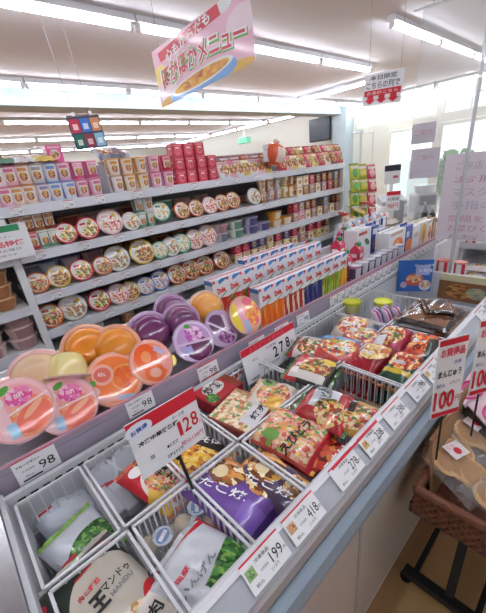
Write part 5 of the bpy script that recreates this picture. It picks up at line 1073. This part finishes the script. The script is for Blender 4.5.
kpart('strut_sleeve', MB().bar((.885, .085, .06), (.985, .095, .27), .028, .028, BLACK)); kpart('strut_rod', MB().bar((.985, .095, .27), (1.05, .10, .44), .016, .016, STEEL))
kpart('top_frame', MB().bar((.83, .235, .46), (.83, -.34, .46), .03, .04, BLACK).bar((1.5, .235, .46), (1.5, -.34, .46), .03, .04, BLACK).bar((.845, .22, .46), (1.485, .22, .46), .03, .04, BLACK).bar((.845, -.325, .46), (1.485, -.325, .46), .03, .04, BLACK).bar((.845, .0, .46), (1.485, .0, .46), .02, .03, BLACK))
kpart('rear_strut', MB().bar((1.5, .1, .06), (1.45, .1, .44), .028, .028, BLACK))
# wicker basket on it
wick = M('wicker_brown', '#7a4a34', .6, bump=.6, bscale=90, noise=.4, nscale=60)
bk = empty('wicker_basket', T(1.15, -.05, .481)); tag(bk, 'reddish brown woven basket tray on the black cart, full of packets', 'basket')
def tray_wall(x0, y0, x1, y1, t=.018, h=.10, rows=7):
    m = MB(); d = Vector((x1-x0, y1-y0, 0)); L_ = d.length; d.normalize(); nrm = Vector((-d.y, d.x, 0)); nseg = int(L_/.012)
    for k in range(rows):
        pts = [Vector((x0, y0, .008+k*(h-.014)/(rows-1)))+d*(L_*i/nseg)+nrm*(.004*(1 if (i+k) % 2 else -1)) for i in range(nseg+1)]
        m.tube(pts, .0085, wick, 5)
    m.tube([(x0, y0, h), (x1, y1, h)], .013, wick, 8)
    return m
a, b_, c, d = (-.36, .265), (.36, .265), (.36, -.30), (-.36, -.30)
for p, q in ((a, b_), (b_, c), (c, d), (d, a)): tray_wall(*p, *q).build('woven_side', bk)
MB().box(-.35, .35, -.29, .255, 0, .012, wick).build('basket_floor', bk)
r = MB().box(-.30, .30, -.004, .004, 0, .22, M('cardboard', '#a9805a', .8, noise=.2, nscale=10)).build('cardboard_panel'); r.matrix_world = T(1.16, .19, .494, .0, -.12); tag(r, 'brown cardboard divider standing inside the wicker basket by the freezer', 'divider'); MB().box(-.30, .30, -.005, .005, .2205, .226, M('cardboard_edge', '#8f6a48', .8)).build('top_edge', r)
# pancake packs
cake = printed('pancake', '#d9a866', [('e', .5, .5, .40, .40, '#b5803f')], .7, 0)
cake.name = 'pancake'
def packcakes():
    r = bag('pancake_pack', .185, .20, .042, clearm, [], clearm, 77, 4, .18)
    for (x, y, z, rx) in ((-.035, .045, .0, .1), (-.03, .02, .012, .25), (.0, -.012, .004, .3), (.01, -.04, .0, .25), (.035, .03, .002, .1)):
        m = MB().lathe([(0, -.006), (.036, -.006), (.046, .0), (.047, .006), (.036, .013), (0, .015)], cake, 22, 'top')
        Q = T(x, y, z, 0, rx); m.v = [tuple(Q @ Vector(p)) for p in m.v]; m.build('pancake', r, True)
    m = MB(); hz = .046
    m.box(-.03, .03, .0, .05, hz, hz+.001, M('sticker_white', '#e6dcdc', .5)); m.add([(.0+.012*math.cos(t*PI/5), .02+.012*math.sin(t*PI/5), hz+.002) for t in range(10)], [tuple(range(10))], RED)
    m.text('どら', .012, .04, .026, .012, REDL, lambda x, y: (x-.02, y, hz+.002)); m.build('sticker', r)
    return r
for i, (a, b_, z, rz, rx, lab) in enumerate(((458, 465, .605, -.35, .2, 'clear pack of round brown pancakes at the front corner of the wicker basket'), (476, 436, .61, -.2, .25, 'clear pack of round brown pancakes with a red mark, behind the front corner pack'), (516, 506, .59, -.3, .1, 'clear pack of round brown pancakes cut off by the right edge'))):
    q = onz(a, b_, z); tag(inst('packcakes', packcakes, T(q.x, q.y, q.z, rz, rx)), lab, 'cake pack', 'pancake packs in the wicker basket')
def traypack():
    r = MB().prism([(-.05, 0), (.05, 0), (.058, .045), (-.058, .045)], -.075, .075, M('tray_black', '#1a1718', .3, coat=.4)).build('sweets_tray')
    lb = printed('sweet_label', '#e6bccb', [('e', .45, .5, .42, .34, '#cf2d72'), ('e', .45, .5, .36, .26, '#dd6a9c')], .25, .6)
    m = MB(); m.box(-.078, .078, -.06, .06, .0455, .05, M('film_pinkish', '#dcc4cc', .2, coat=.6)); m.quad((-.07, -.05, .0506), (.07, -.05, .0506), (.07, .05, .0506), (-.07, .05, .0506), lb); m.text('さくら餅', -.01, 0, .085, .03, WHITEI, lambda x, y: (x, y, .0514), .0, .03); m.build('label_film', r); return r
for (a, b_, z, rz, rx, lab) in ((463, 395, .66, -.35, .55, 'black tray of sweets with a pink oval label, below the first 100 yen card'), (470, 372, .68, -.3, .5, 'black tray of sweets with a pink label, behind the one below the 100 yen card'), (487, 418, .64, -.3, .5, 'black tray of sweets with a pink label at the right edge beside the pancake packs')):
    q = onz(a, b_, z); tag(inst('traypack', traypack, T(q.x, q.y, q.z, rz, rx)), lab, 'sweets tray', 'trays of sweets with pink labels')
# red and white price cards on sticks
def yen_card(lab, corners, X, nums):
    cen = EYE+ray(*corners)*X; wB, hB = .092, .235
    Mx = T(cen.x, cen.y, cen.z, math.radians(-27), -.06, .02)
    r = empty('price_card', Mx); tag(r, lab, 'price card', 'red and white 100 yen cards')
    m = MB(); m.box(-wB/2, wB/2, -.001, .001, -hB/2, hB/2, PAPER); f_ = lambda x, y: (x, -.0026, y)
    q_ = lambda x0, x1, y0, y1, mt: m.quad((x0*wB, -.002, y0*hB), (x1*wB, -.002, y0*hB), (x1*wB, -.002, y1*hB), (x0*wB, -.002, y1*hB), mt)
    q_(-.48, .48, .42, .49, RED); q_(-.48, .48, -.49, -.43, RED)
    m.text('お買得品', 0, .335*hB, .82*wB, .11*hB, REDL, f_, 0, .04); m.text('各種', .2*wB, .2*hB, .25*wB, .05*hB, BLUEI, f_); m.text('まんじゅう', -.02*wB, .07*hB, .8*wB, .09*hB, INK, f_, 0, .03); m.text('税込', -.28*wB, -.07*hB, .3*wB, .05*hB, BLUEI, f_); m.text('よりどり', .2*wB, -.06*hB, .36*wB, .04*hB, INK, f_)
    m.text(nums, -.1*wB, -.27*hB, .72*wB, .25*hB, RED, f_, 0, .03); m.text('円', .38*wB, -.29*hB, .16*wB, .09*hB, RED, f_)
    m.build('card', r); 
    MB().tube([(0, .006, -hB*.3), (0, .006, -hB/2-.16)], .003, BLACK).build('stick', r)
yen_card('red and white price card reading 100, standing left over the pancake packs', (449, 378), .87, '100')
yen_card('red and white price card reading 100, cut off by the right edge', (487, 357), .93, '100')
finish_labels()
bpy.context.view_layer.update()
# ------------------------------------------------------------------ view
vs = S.view_settings; S.display_settings.display_device = 'sRGB'
vs.view_transform = 'Standard'; vs.look = 'None'; vs.gamma = 1; vs.use_curve_mapping = False; vs.exposure = 0.18
